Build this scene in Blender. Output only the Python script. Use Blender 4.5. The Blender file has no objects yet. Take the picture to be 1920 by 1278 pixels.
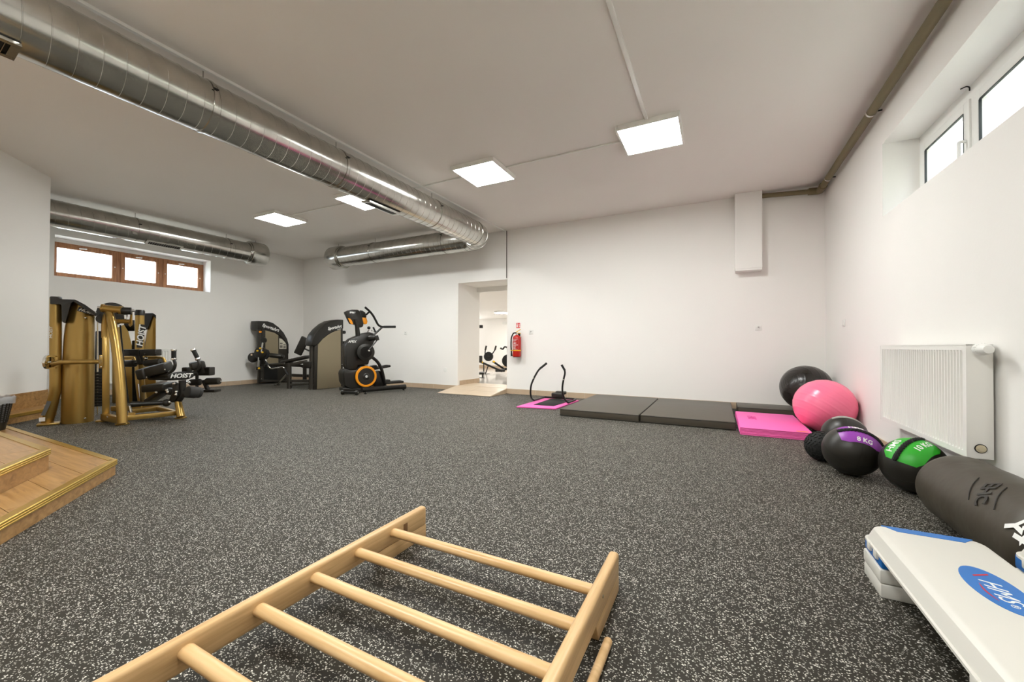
import bpy, bmesh, math, random
from mathutils import Vector, Matrix
random.seed(7)
PI = math.pi
R = math.radians
scene = bpy.context.scene
C = scene.collection

# ------------------------------------------------------------------ camera, world, exposure
F_PX = 748.2                     # focal length in pixels of the 1920 px wide frame
YAW, PITCH, ROLL = R(27.186), R(0.710), R(0.303)
CAMZ = 0.90
cam_d = bpy.data.cameras.new('camera')
cam_d.sensor_width = 36.0
cam_d.lens = F_PX / 1920 * 36.0
cam_d.clip_start = 0.02
cam = bpy.data.objects.new('camera', cam_d)
C.objects.link(cam)
cam_rot = Matrix.Rotation(YAW, 3, 'Z') @ Matrix.Rotation(PI / 2 + PITCH, 3, 'X') @ Matrix.Rotation(ROLL, 3, 'Z')
cam.matrix_world = Matrix.Translation((0, 0, CAMZ)) @ cam_rot.to_4x4()
scene.camera = cam

vs = scene.view_settings
vs.view_transform = 'Standard'
vs.look = 'None'
vs.gamma = 1.0
vs.use_curve_mapping = False
vs.exposure = 2.5

world = bpy.data.worlds.new('sky')
scene.world = world
world.use_nodes = True
world.node_tree.nodes['Background'].inputs[0].default_value = (0.74, 0.87, 1.0, 1)
world.node_tree.nodes['Background'].inputs[1].default_value = 1.7
PANEL_STRENGTH = 11.0
PANEL_COLOR = (0.965, 0.985, 0.965, 1)

# ------------------------------------------------------------------ colour and material helpers
def lin(c):
    c = c / 255.0
    return c / 12.92 if c <= 0.04045 else ((c + 0.055) / 1.055) ** 2.4
def rgb(r, g, b): return (lin(r), lin(g), lin(b), 1.0)

MATS = {}
def mat(name, col, rough=0.5, metal=0.0, spec=0.5, bump=None, vary=None, coat=0.0, aniso=0.0, trans=0.0, alpha=1.0, emit=None):
    """plain principled material; bump=(scale,strength[,distance]); vary=(scale,amount) gives slight tonal unevenness"""
    if name in MATS: return MATS[name]
    m = bpy.data.materials.new(name)
    m.use_nodes = True
    nt = m.node_tree
    b = nt.nodes['Principled BSDF']
    b.inputs['Base Color'].default_value = col
    b.inputs['Roughness'].default_value = rough
    b.inputs['Metallic'].default_value = metal
    b.inputs['Specular IOR Level'].default_value = spec
    b.inputs['Coat Weight'].default_value = coat
    b.inputs['Coat Roughness'].default_value = 0.1
    b.inputs['Anisotropic'].default_value = aniso
    b.inputs['Transmission Weight'].default_value = trans
    b.inputs['Alpha'].default_value = alpha
    if emit:
        b.inputs['Emission Color'].default_value = emit[0]
        b.inputs['Emission Strength'].default_value = emit[1]
    tc = nt.nodes.new('ShaderNodeTexCoord')
    if vary:
        n = nt.nodes.new('ShaderNodeTexNoise'); n.inputs['Scale'].default_value = vary[0]; n.inputs['Detail'].default_value = 4
        nt.links.new(tc.outputs['Object'], n.inputs['Vector'])
        mr = nt.nodes.new('ShaderNodeMapRange')
        mr.inputs['From Min'].default_value = 0.3; mr.inputs['From Max'].default_value = 0.7
        mr.inputs['To Min'].default_value = 1 - vary[1]; mr.inputs['To Max'].default_value = 1 + vary[1]
        nt.links.new(n.outputs['Fac'], mr.inputs['Value'])
        mx = nt.nodes.new('ShaderNodeVectorMath'); mx.operation = 'SCALE'
        mx.inputs[0].default_value = col[:3]
        nt.links.new(mr.outputs['Result'], mx.inputs['Scale'])
        nt.links.new(mx.outputs['Vector'], b.inputs['Base Color'])
    if bump:
        n = nt.nodes.new('ShaderNodeTexNoise'); n.inputs['Scale'].default_value = bump[0]; n.inputs['Detail'].default_value = 3
        nt.links.new(tc.outputs['Object'], n.inputs['Vector'])
        bp = nt.nodes.new('ShaderNodeBump'); bp.inputs['Strength'].default_value = bump[1]
        bp.inputs['Distance'].default_value = bump[2] if len(bump) > 2 else 0.002
        nt.links.new(n.outputs['Fac'], bp.inputs['Height'])
        nt.links.new(bp.outputs['Normal'], b.inputs['Normal'])
    MATS[name] = m
    return m

def rubber_floor():
    m = bpy.data.materials.new('speckled_rubber'); m.use_nodes = True
    nt = m.node_tree; b = nt.nodes['Principled BSDF']
    L = nt.links.new
    tc = nt.nodes.new('ShaderNodeTexCoord')
    warp = nt.nodes.new('ShaderNodeTexNoise'); warp.inputs['Scale'].default_value = 260; warp.inputs['Detail'].default_value = 2
    L(tc.outputs['Object'], warp.inputs['Vector'])
    wv = nt.nodes.new('ShaderNodeVectorMath'); wv.operation = 'MULTIPLY_ADD'
    wv.inputs[1].default_value = (0.006, 0.006, 0.0)
    L(warp.outputs['Color'], wv.inputs[0]); L(tc.outputs['Object'], wv.inputs[2])
    total = None
    for sc, thr, keep, rot in ((142, 0.34, 0.83, 0.0), (240, 0.40, 0.86, 0.7), (92, 0.26, 0.865, 1.9)):
        mp = nt.nodes.new('ShaderNodeMapping'); mp.inputs['Rotation'].default_value = (0, 0, rot)
        mp.inputs['Scale'].default_value = (1.0, 1.35, 1.0)
        L(wv.outputs['Vector'], mp.inputs['Vector'])
        v = nt.nodes.new('ShaderNodeTexVoronoi'); v.voronoi_dimensions = '2D'; v.inputs['Scale'].default_value = sc
        v.inputs['Randomness'].default_value = 1.0
        L(mp.outputs['Vector'], v.inputs['Vector'])
        a = nt.nodes.new('ShaderNodeMath'); a.operation = 'LESS_THAN'; a.inputs[1].default_value = thr
        L(v.outputs['Distance'], a.inputs[0])
        sep = nt.nodes.new('ShaderNodeSeparateColor'); L(v.outputs['Color'], sep.inputs['Color'])
        g = nt.nodes.new('ShaderNodeMath'); g.operation = 'GREATER_THAN'; g.inputs[1].default_value = keep
        L(sep.outputs['Red'], g.inputs[0])
        mu = nt.nodes.new('ShaderNodeMath'); mu.operation = 'MULTIPLY'
        L(a.outputs[0], mu.inputs[0]); L(g.outputs[0], mu.inputs[1])
        br = nt.nodes.new('ShaderNodeMapRange'); br.inputs['To Min'].default_value = 0.25; br.inputs['To Max'].default_value = 1.0
        L(sep.outputs['Green'], br.inputs['Value'])
        m2 = nt.nodes.new('ShaderNodeMath'); m2.operation = 'MULTIPLY'
        L(mu.outputs[0], m2.inputs[0]); L(br.outputs['Result'], m2.inputs[1])
        if total is None: total = m2
        else:
            mx = nt.nodes.new('ShaderNodeMath'); mx.operation = 'MAXIMUM'
            L(total.outputs[0], mx.inputs[0]); L(m2.outputs[0], mx.inputs[1]); total = mx
    big = nt.nodes.new('ShaderNodeTexNoise'); big.inputs['Scale'].default_value = 1.1; big.inputs['Detail'].default_value = 5
    L(tc.outputs['Object'], big.inputs['Vector'])
    ramp = nt.nodes.new('ShaderNodeMix'); ramp.data_type = 'RGBA'
    ramp.inputs['A'].default_value = (0.0185, 0.0158, 0.0105, 1); ramp.inputs['B'].default_value = (0.033, 0.0282, 0.0190, 1)
    L(big.outputs['Fac'], ramp.inputs['Factor'])
    mix = nt.nodes.new('ShaderNodeMix'); mix.data_type = 'RGBA'
    mix.inputs['B'].default_value = (0.78, 0.75, 0.67, 1)
    L(total.outputs[0], mix.inputs['Factor']); L(ramp.outputs['Result'], mix.inputs['A'])
    L(mix.outputs['Result'], b.inputs['Base Color'])
    b.inputs['Roughness'].default_value = 0.60
    b.inputs['Specular IOR Level'].default_value = 0.24
    gr = nt.nodes.new('ShaderNodeTexNoise'); gr.inputs['Scale'].default_value = 420; gr.inputs['Detail'].default_value = 2
    L(tc.outputs['Object'], gr.inputs['Vector'])
    bp = nt.nodes.new('ShaderNodeBump'); bp.inputs['Strength'].default_value = 0.35; bp.inputs['Distance'].default_value = 0.002
    L(gr.outputs['Fac'], bp.inputs['Height']); L(bp.outputs['Normal'], b.inputs['Normal'])
    return m

def wood(name, c1, c2, rough=0.45, scale=(3, 60, 60), knots=0.0, seed=0.0):
    """grain stretched along local X"""
    m = bpy.data.materials.new(name); m.use_nodes = True
    nt = m.node_tree; b = nt.nodes['Principled BSDF']; L = nt.links.new
    tc = nt.nodes.new('ShaderNodeTexCoord')
    oi = nt.nodes.new('ShaderNodeObjectInfo')
    add = nt.nodes.new('ShaderNodeVectorMath'); add.operation = 'ADD'
    rs = nt.nodes.new('ShaderNodeVectorMath'); rs.operation = 'SCALE'; rs.inputs[0].default_value = (9.1, 5.3, 7.7)
    L(oi.outputs['Random'], rs.inputs['Scale'])
    L(tc.outputs['Object'], add.inputs[0]); L(rs.outputs['Vector'], add.inputs[1])
    mp = nt.nodes.new('ShaderNodeMapping'); mp.inputs['Scale'].default_value = scale
    L(add.outputs['Vector'], mp.inputs['Vector'])
    n = nt.nodes.new('ShaderNodeTexNoise'); n.inputs['Scale'].default_value = 1.0; n.inputs['Detail'].default_value = 6; n.inputs['Distortion'].default_value = 0.6
    L(mp.outputs['Vector'], n.inputs['Vector'])
    cr = nt.nodes.new('ShaderNodeValToRGB')
    cr.color_ramp.elements[0].position = 0.32; cr.color_ramp.elements[0].color = c1
    cr.color_ramp.elements[1].position = 0.68; cr.color_ramp.elements[1].color = c2
    L(n.outputs['Fac'], cr.inputs['Fac'])
    out = cr.outputs['Color']
    if knots:
        k = nt.nodes.new('ShaderNodeTexNoise'); k.inputs['Scale'].default_value = 1.0; k.inputs['Detail'].default_value = 3; k.inputs['Distortion'].default_value = 2.0
        mp2 = nt.nodes.new('ShaderNodeMapping'); mp2.inputs['Scale'].default_value = (4, 13, 13)
        L(add.outputs['Vector'], mp2.inputs['Vector']); L(mp2.outputs['Vector'], k.inputs['Vector'])
        r2 = nt.nodes.new('ShaderNodeValToRGB')
        r2.color_ramp.elements[0].position = 0.60; r2.color_ramp.elements[0].color = (0, 0, 0, 1)
        r2.color_ramp.elements[1].position = 0.76; r2.color_ramp.elements[1].color = (knots, knots, knots, 1)
        L(k.outputs['Fac'], r2.inputs['Fac'])
        mx = nt.nodes.new('ShaderNodeMix'); mx.data_type = 'RGBA'
        mx.inputs['B'].default_value = (c1[0] * 0.3, c1[1] * 0.28, c1[2] * 0.25, 1)
        L(r2.outputs['Color'], mx.inputs['Factor']); L(out, mx.inputs['A']); out = mx.outputs['Result']
    L(out, b.inputs['Base Color'])
    b.inputs['Roughness'].default_value = rough
    bp = nt.nodes.new('ShaderNodeBump'); bp.inputs['Strength'].default_value = 0.12; bp.inputs['Distance'].default_value = 0.001
    L(n.outputs['Fac'], bp.inputs['Height']); L(bp.outputs['Normal'], b.inputs['Normal'])
    MATS[name] = m
    return m

def glass_mat():
    m = bpy.data.materials.new('window_glass'); m.use_nodes = True
    nt = m.node_tree; nt.nodes.clear()
    o = nt.nodes.new('ShaderNodeOutputMaterial'); t = nt.nodes.new('ShaderNodeBsdfTransparent'); g = nt.nodes.new('ShaderNodeBsdfGlossy')
    g.inputs['Roughness'].default_value = 0.02
    lw = nt.nodes.new('ShaderNodeLayerWeight'); lw.inputs['Blend'].default_value = 0.12
    fr = nt.nodes.new('ShaderNodeMapRange'); fr.inputs['To Min'].default_value = 0.03; fr.inputs['To Max'].default_value = 0.5
    nt.links.new(lw.outputs['Facing'], fr.inputs['Value'])
    mx = nt.nodes.new('ShaderNodeMixShader')
    nt.links.new(fr.outputs[0], mx.inputs[0]); nt.links.new(t.outputs[0], mx.inputs[1]); nt.links.new(g.outputs[0], mx.inputs[2])
    nt.links.new(mx.outputs[0], o.inputs[0])
    return m

def emission(name, col, s):
    m = bpy.data.materials.new(name); m.use_nodes = True
    b = m.node_tree.nodes['Principled BSDF']
    b.inputs['Base Color'].default_value = (0.9, 0.9, 0.88, 1)
    b.inputs['Emission Color'].default_value = col; b.inputs['Emission Strength'].default_value = s
    return m

def galvanized():
    m = bpy.data.materials.new('galvanized_steel'); m.use_nodes = True
    nt = m.node_tree; b = nt.nodes['Principled BSDF']; L = nt.links.new
    tc = nt.nodes.new('ShaderNodeTexCoord')
    n = nt.nodes.new('ShaderNodeTexNoise'); n.inputs['Scale'].default_value = 7; n.inputs['Detail'].default_value = 6
    L(tc.outputs['Object'], n.inputs['Vector'])
    cr = nt.nodes.new('ShaderNodeValToRGB')
    cr.color_ramp.elements[0].position = 0.3; cr.color_ramp.elements[0].color = (0.44, 0.43, 0.395, 1)
    cr.color_ramp.elements[1].position = 0.7; cr.color_ramp.elements[1].color = (0.58, 0.565, 0.525, 1)
    L(n.outputs['Fac'], cr.inputs['Fac']); L(cr.outputs['Color'], b.inputs['Base Color'])
    b.inputs['Metallic'].default_value = 1.0
    mr = nt.nodes.new('ShaderNodeMapRange'); mr.inputs['To Min'].default_value = 0.14; mr.inputs['To Max'].default_value = 0.26
    L(n.outputs['Fac'], mr.inputs['Value']); L(mr.outputs['Result'], b.inputs['Roughness'])
    return m

M_floor = rubber_floor()
M_wall = mat('white_wall_paint', rgb(245, 242, 237), 0.75, bump=(45, 0.12, 0.004), vary=(0.7, 0.012))
M_ceil = mat('ceiling_paint', rgb(244, 239, 233), 0.85, bump=(30, 0.08, 0.004), vary=(0.5, 0.015))
M_white = mat('white_enamel', rgb(240, 238, 232), 0.35)
M_whiteplastic = mat('white_plastic', rgb(238, 237, 232), 0.4)
M_tile = mat('beige_tile', rgb(196, 172, 145), 0.45, vary=(9, 0.06))
M_ramptile = mat('ramp_tile', rgb(204, 184, 158), 0.40, vary=(5, 0.04))
M_grout = mat('pale_grout', rgb(214, 206, 194), 0.9)
M_galv = galvanized()
M_dark = mat('dark_steel', rgb(38, 36, 33), 0.45, 0.6)
M_black = mat('black_plastic', rgb(29, 26, 21), 0.36)
M_blackmatte = mat('black_matte', rgb(22, 21, 19), 0.75)
M_blackmetal = mat('black_metal', rgb(30, 28, 25), 0.32, 0.3)
M_vinyl = mat('black_vinyl', rgb(33, 30, 24), 0.40, bump=(220, 0.15, 0.001))
M_gold = mat('gold_paint', rgb(176, 144, 78), 0.32, 0.8, vary=(3, 0.03), coat=0.25)
M_chrome = mat('chrome', rgb(225, 225, 222), 0.12, 1.0)
M_steel = mat('brushed_steel_panel', rgb(156, 144, 120), 0.36, 0.75, bump=(90, 0.03, 0.001))
M_char = mat('charcoal_metal', rgb(60, 56, 50), 0.40, 0.5)
M_orange = mat('orange_plastic', rgb(240, 150, 10), 0.42)
M_yellow = mat('yellow_plastic', rgb(240, 190, 20), 0.4)
M_printwhite = mat('white_print', rgb(240, 240, 236), 0.5)
M_red = mat('extinguisher_red', rgb(188, 34, 24), 0.3)
M_pink = mat('pink_foam', rgb(246, 108, 182), 0.7)
M_pinkball = mat('pink_ball_vinyl', rgb(255, 124, 158), 0.26)
M_blackball = mat('black_ball_vinyl', rgb(38, 35, 31), 0.27)
M_matblack = mat('mat_vinyl', rgb(74, 67, 56), 0.42, bump=(9, 0.10, 0.01))
M_purple = mat('purple_vinyl', rgb(150, 62, 172), 0.4)
M_green = mat('green_vinyl', rgb(46, 172, 40), 0.4)
M_greyv = mat('grey_vinyl', rgb(150, 148, 142), 0.4)
M_leather = mat('black_leatherette', rgb(34, 31, 25), 0.38, bump=(120, 0.12, 0.002))
M_bag = mat('bag_leatherette', rgb(62, 55, 43), 0.45, bump=(6, 0.25, 0.02))
M_stepwhite = mat('step_white_plastic', rgb(216, 213, 204), 0.42, bump=(300, 0.06, 0.001))
M_stepblue = mat('step_blue_plastic', rgb(20, 108, 188), 0.38)
M_beech = wood('beech', rgb(198, 158, 106), rgb(222, 186, 134), 0.36, (4, 70, 70))
M_beech_y = wood('beech_lengthwise', rgb(194, 156, 106), rgb(218, 182, 132), 0.36, (70, 4, 70))
M_dowel = wood('beech_dowel', rgb(204, 164, 110), rgb(228, 192, 142), 0.34, (3, 40, 40))
M_lam = wood('oak_laminate', rgb(150, 112, 66), rgb(186, 146, 96), 0.30, (2.4, 42, 42), knots=0.6)
M_winwood = wood('window_wood', rgb(140, 90, 54), rgb(178, 124, 82), 0.5, (40, 40, 3))
M_brass = mat('brass_nosing', rgb(214, 178, 92), 0.30, 0.85)
M_glass = glass_mat()
M_olive = mat('olive_pipe_paint', rgb(122, 110, 78), 0.55, vary=(6, 0.05))
M_liner = mat('bin_liner', rgb(205, 205, 205), 0.3, alpha=0.45)
M_panel = emission('lit_diffuser', PANEL_COLOR, PANEL_STRENGTH)
M_marble = mat('pale_marble_floor', rgb(205, 200, 192), 0.12, vary=(1.6, 0.12))
M_cream = mat('cream_render', rgb(228, 224, 208), 0.9)

# ------------------------------------------------------------------ mesh helpers (world coordinates)
class MB:
    def __init__(s): s.v = []; s.f = []
    def add(s, vs, fs):
        o = len(s.v)
        s.v += [Vector(p) for p in vs]
        s.f += [tuple(i + o for i in f) for f in fs]
        return s
    def box(s, x0, x1, y0, y1, z0, z1, bev=0.0, seg=2, mtx=None):
        if bev <= 0:
            vs = [(x, y, z) for x in (x0, x1) for y in (y0, y1) for z in (z0, z1)]
            fs = [(0, 1, 3, 2), (4, 6, 7, 5), (0, 4, 5, 1), (2, 3, 7, 6), (0, 2, 6, 4), (1, 5, 7, 3)]
        else:
            bm = bmesh.new(); bmesh.ops.create_cube(bm, size=1)
            for v in bm.verts: v.co = Vector(((x0 + x1) / 2 + v.co.x * (x1 - x0), (y0 + y1) / 2 + v.co.y * (y1 - y0), (z0 + z1) / 2 + v.co.z * (z1 - z0)))
            bmesh.ops.bevel(bm, geom=bm.edges[:], offset=bev, segments=seg, profile=0.5, affect='EDGES')
            bm.verts.index_update()
            vs = [v.co.copy() for v in bm.verts]; fs = [[v.index for v in f.verts] for f in bm.faces]; bm.free()
        if mtx: vs = [mtx @ Vector(p) for p in vs]
        return s.add(vs, fs)
    def obox(s, c, ax, ay, hx, hy, hz, bev=0.0, seg=2):
        """oriented box: centre c, unit axes ax, ay, half sizes"""
        ax = Vector(ax).normalized(); ay = Vector(ay); ay = (ay - ax * ay.dot(ax)).normalized(); az = ax.cross(ay)
        m = Matrix(((ax.x, ay.x, az.x, c[0]), (ax.y, ay.y, az.y, c[1]), (ax.z, ay.z, az.z, c[2]), (0, 0, 0, 1)))
        return s.box(-hx, hx, -hy, hy, -hz, hz, bev, seg, m)
    def beam(s, a, b, w, h, up=(0, 0, 1), bev=0.0):
        a = Vector(a); b = Vector(b); d = b - a
        side = Vector(up).cross(d)
        return s.obox((a + b) / 2, d, side, d.length / 2, w / 2, h / 2, bev)
    def rings(s, rings, cap=True, closed=False):
        n = len(rings[0]); vs = [p for r in rings for p in r]; fs = []
        m = len(rings)
        for i in range(m if closed else m - 1):
            j = (i + 1) % m
            for k in range(n):
                l = (k + 1) % n
                fs.append((i * n + k, i * n + l, j * n + l, j * n + k))
        if cap and not closed:
            fs.append(tuple(range(n - 1, -1, -1))); fs.append(tuple((m - 1) * n + k for k in range(n)))
        return s.add(vs, fs)
    def tube(s, pts, r, n=12, fillet=0.0, cap=True, ry=None, up=None):
        """round (or oval) tube along pts; r may be a list"""
        P = [Vector(p) for p in pts]
        rad = list(r) if isinstance(r, (list, tuple)) else [r] * len(P)
        if fillet and len(P) > 2:
            Q = [P[0]]; rr = [rad[0]]
            for i in range(1, len(P) - 1):
                a, b, c = P[i - 1], P[i], P[i + 1]
                t = min(fillet, (a - b).length * 0.48, (c - b).length * 0.48)
                p0 = b + (a - b).normalized() * t; p1 = b + (c - b).normalized() * t
                for k in range(7):
                    q = k / 6
                    Q.append(p0 * (1 - q) ** 2 + b * 2 * q * (1 - q) + p1 * q * q); rr.append(rad[i])
            Q.append(P[-1]); rr.append(rad[-1]); P, rad = Q, rr
        rs = []; prev = None
        for i, p in enumerate(P):
            d = (P[min(i + 1, len(P) - 1)] - P[max(i - 1, 0)]).normalized()
            if prev is None:
                ref = Vector(up) if up else (Vector((0, 0, 1)) if abs(d.z) < 0.9 else Vector((1, 0, 0)))
                a = (ref - d * ref.dot(d)).normalized()
            else: a = (prev - d * prev.dot(d)).normalized()
            prev = a; b = d.cross(a)
            k2 = (ry / rad[0]) if ry else 1.0
            rs.append([p + a * rad[i] * math.cos(2 * PI * k / n) + b * rad[i] * k2 * math.sin(2 * PI * k / n) for k in range(n)])
        return s.rings(rs, cap)
    def cyl(s, a, b, r, n=20, bev=0.0):
        a = Vector(a); b = Vector(b); d = (b - a); L = d.length; d.normalize()
        if bev: return s.tube([a, a + d * bev * .3, a + d * bev, b - d * bev, b - d * bev * .3, b], [r - bev, r - bev * .3, r, r, r - bev * .3, r - bev], n)
        return s.tube([a, b], r, n)
    def lathe(s, c, axis, prof, n=24):
        """profile [(distance along axis, radius)] around axis through c"""
        d = Vector(axis).normalized(); c = Vector(c)
        ref = Vector((0, 0, 1)) if abs(d.z) < 0.9 else Vector((1, 0, 0))
        a = (ref - d * ref.dot(d)).normalized(); b = d.cross(a)
        rs = [[c + d * h + a * r * math.cos(2 * PI * k / n) + b * r * math.sin(2 * PI * k / n) for k in range(n)] for h, r in prof]
        return s.rings(rs, True)
    def sphere(s, c, r, nu=48, nv=28, axis=None, squash=1.0):
        c = Vector(c); prof = []
        for i in range(nv + 1):
            t = PI * i / nv; prof.append((-r * math.cos(t) * squash, max(r * math.sin(t), 1e-5)))
        return s.lathe(c, axis or (0, 0, 1), prof, nu)
    def prism(s, poly, ext):
        """poly: list of 3D points (a planar outline); ext: extrusion vector"""
        P = [Vector(p) for p in poly]; e = Vector(ext); n = len(P)
        vs = P + [p + e for p in P]
        fs = [tuple(range(n - 1, -1, -1)), tuple(range(n, 2 * n))]
        fs += [(i, (i + 1) % n, n + (i + 1) % n, n + i) for i in range(n)]
        return s.add(vs, fs)

def world_of(o):
    m = o.matrix_basis.copy() if o.parent is None else world_of(o.parent) @ o.matrix_basis
    return m

def obj(name, mb, material, parent=None, sharp=35, bevel=0.0, center=True):
    me = bpy.data.meshes.new(name)
    vs = mb.v
    if parent is not None:
        inv = world_of(parent).inverted(); vs = [inv @ v for v in vs]
    off = Vector((0, 0, 0))
    if center and vs:
        lo = Vector((min(v.x for v in vs), min(v.y for v in vs), min(v.z for v in vs)))
        hi = Vector((max(v.x for v in vs), max(v.y for v in vs), max(v.z for v in vs)))
        off = (lo + hi) / 2
        if parent is None: off.z = lo.z
        vs = [v - off for v in vs]
    me.from_pydata([tuple(v) for v in vs], [], mb.f)
    bm = bmesh.new(); bm.from_mesh(me)
    bmesh.ops.recalc_face_normals(bm, faces=bm.faces[:])
    if bevel:
        es = [e for e in bm.edges if len(e.link_faces) == 2 and e.calc_face_angle(0) > R(30)]
        bmesh.ops.bevel(bm, geom=es, offset=bevel, segments=2, profile=0.5, affect='EDGES', clamp_overlap=True)
    bm.to_mesh(me); bm.free()
    me.polygons.foreach_set('use_smooth', [True] * len(me.polygons))
    me.set_sharp_from_angle(angle=R(sharp))
    me.materials.append(material)
    o = bpy.data.objects.new(name, me)
    C.objects.link(o)
    o.location = off
    if parent is not None: o.parent = parent
    return o

def tag(o, label, cat, group=None):
    o['label'] = label; o['category'] = cat
    if group: o['group'] = group
    return o

def thing(name, label, cat, loc=(0, 0, 0), rz=0.0, group=None):
    o = bpy.data.objects.new(name, None); C.objects.link(o)
    o.location = loc; o.rotation_euler = (0, 0, rz); o.empty_display_size = 0.1
    return tag(o, label, cat, group)

def struct(name, mb, material, parent=None, **k):
    o = obj(name, mb, material, parent, **k)
    if parent is None: o['kind'] = 'structure'
    return o

def sempty(name, loc=(0, 0, 0)):
    o = bpy.data.objects.new(name, None); C.objects.link(o); o.location = loc; o['kind'] = 'structure'; o.empty_display_size = 0.1
    return o

def copy_tree(o, loc=None, parent=None):
    c = o.copy(); C.objects.link(c); c.parent = parent
    if loc is not None: c.location = loc
    for ch in o.children: copy_tree(ch, None, c)
    return c

def lock(o, loc):
    c = o.copy(); C.objects.link(c); c.location = loc; return c

def text_verts(body, size=1.0, shear=0.0, bold=0.0, extrude=0.0, spacing=1.0):
    cu = bpy.data.curves.new('lettering', 'FONT'); cu.body = body; cu.size = size; cu.align_x = 'CENTER'; cu.align_y = 'CENTER'
    cu.shear = shear; cu.offset = bold; cu.extrude = extrude; cu.space_character = spacing; cu.resolution_u = 3
    t = bpy.data.objects.new('lettering', cu); C.objects.link(t)
    dg = bpy.context.evaluated_depsgraph_get()
    me = bpy.data.meshes.new_from_object(t.evaluated_get(dg))
    vs = [v.co.copy() for v in me.vertices]; fs = [tuple(p.vertices) for p in me.polygons]
    bpy.data.objects.remove(t); bpy.data.curves.remove(cu); bpy.data.meshes.remove(me)
    return vs, fs

def text(name, body, size, pos, ex, ey, material, parent, shear=0.0, bold=0.0, lift=0.001, spacing=1.0, thick=0.0015):
    """flat lettering at pos, reading direction ex, up direction ey"""
    vs, fs = text_verts(body, size, shear, bold, thick / 2, spacing)
    ex = Vector(ex).normalized(); ey = Vector(ey); ey = (ey - ex * ey.dot(ex)).normalized(); ez = ex.cross(ey)
    pos = Vector(pos) + ez * (lift + thick / 2)
    mb = MB(); mb.add([pos + ex * v.x + ey * v.y + ez * v.z for v in vs], fs)
    return obj(name, mb, material, parent)

# camera-facing frame used to turn measured sizes into room positions at a known distance
FW = Vector((-math.sin(YAW), math.cos(YAW), 0)); RT = Vector((math.cos(YAW), math.sin(YAW), 0)); UP = Vector((0, 0, 1))
_f = cam_rot @ Vector((0, 0, -1)); _r = cam_rot @ Vector((1, 0, 0)); _u = cam_rot @ Vector((0, 1, 0))
def ray(u, v): return _f + _r * ((u - 960) / F_PX) + _u * ((639 - v) / F_PX)
def at(u, v, d):
    """room point whose horizontal distance along the room view is d metres"""
    q = ray(u, v); t = d / q.dot(FW); return Vector((0, 0, CAMZ)) + q * t
def onplane(u, v, ax, val):
    q = ray(u, v); o = Vector((0, 0, CAMZ)); t = (val - o[ax]) / q[ax]; return o + q * t

# ================================================================== THE ROOM
CEIL = 3.105; YB = 6.709; XR = 1.301; XL = -9.525; YF = -2.6; WT = 0.82
struct('floor', MB().box(XL - .05, XR + .05, YF - .05, YB + .02, -0.06, 0.0), M_floor)
struct('ceiling', MB().box(XL - .5, XR + .5, YF - .3, YB + .3, CEIL, CEIL + .12), M_ceil)
DX0, DX1, DZ = -4.68, -3.552, 2.17
w = MB()
w.box(XL - .5, DX0, YB, YB + WT, -.06, CEIL)
w.box(DX1, XR + .5, YB, YB + WT, -.06, CEIL)
w.box(DX0, DX1, YB, YB + WT, DZ, CEIL)
w.box(DX0, DX1, YB + WT - .12, YB + WT, 2.07, DZ)
struct('wall_back', w, M_wall, sharp=20)
# right wall with the high window recess
RY0, RY1, RZ0, RZ1 = 2.05, 4.61, 2.056, 2.70
w = MB()
w.box(XR, XR + .36, YF, YB, -.06, RZ0); w.box(XR, XR + .36, YF, YB, RZ1, CEIL)
w.box(XR, XR + .36, YF, RY0, RZ0, RZ1); w.box(XR, XR + .36, RY1, YB, RZ0, RZ1)
struct('wall_right', w, M_wall, sharp=20)
# left wall with window recess
LY0, LY1, LZ0, LZ1 = 2.34, 4.575, 2.0, 2.665
w = MB()
w.box(XL - .45, XL, YF, YB, -.06, LZ0); w.box(XL - .45, XL, YF, YB, LZ1, CEIL)
w.box(XL - .45, XL, YF, LY0, LZ0, LZ1); w.box(XL - .45, XL, LY1, YB, LZ0, LZ1)
struct('wall_left', w, M_wall, sharp=20)
struct('wall_front', MB().box(XL - .4, XR + .3, YF - .2, YF, -.06, CEIL), M_wall)
WD = Vector((0.747, -0.665, 0)).normalized(); WC = Vector((-7.88, 1.89, 0))
we = WC + WD * 6.4
struct('wall_corner', MB().prism([(XL + .005, 1.89, 0), WC, we, (XL + .005, we.y, 0)], (0, 0, CEIL)), M_wall, sharp=20)

# tiled skirting: each tile its own piece
def skirting(name, a, b, h, t, wtile, material, group_mat=M_grout, n_dir=(0, -1, 0)):
    a = Vector(a); b = Vector(b); d = (b - a); L = d.length; d.normalize(); nd = Vector(n_dir)
    base = struct(name, MB().prism([a + nd * .001, b + nd * .001, b + nd * (t - .004), a + nd * (t - .004)], (0, 0, h - .002)), group_mat)
    n = max(1, round(L / wtile)); tw = L / n
    proto = None
    for i in range(n):
        c = a + d * (tw * (i + .5))
        if proto is None:
            hw = tw / 2 - .003
            mb = MB().prism([c - d * hw + nd * .003, c + d * hw + nd * .003, c + d * hw + nd * t, c - d * hw + nd * t], (0, 0, h))
            proto = obj('tile', mb, M_tile, base); first = proto.location.copy()
        else:
            o = proto.copy(); C.objects.link(o); o.parent = base
            o.location = first + d * (tw * i)
    return base
skirting('baseboard_back', (XL, YB, 0), (DX0 - .0, YB, 0), .092, .011, .305, M_tile)
skirting('baseboard_back_right', (DX1, YB, 0), (XR, YB, 0), .092, .011, .305, M_tile)
skirting('baseboard_left', (XL, 1.9, 0), (XL, YB - .012, 0), .092, .011, .305, M_tile, n_dir=(1, 0, 0))
skirting('baseboard_right', (XR, YF, 0), (XR, YB - .012, 0), .092, .011, .305, M_tile, n_dir=(-1, 0, 0))
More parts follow.
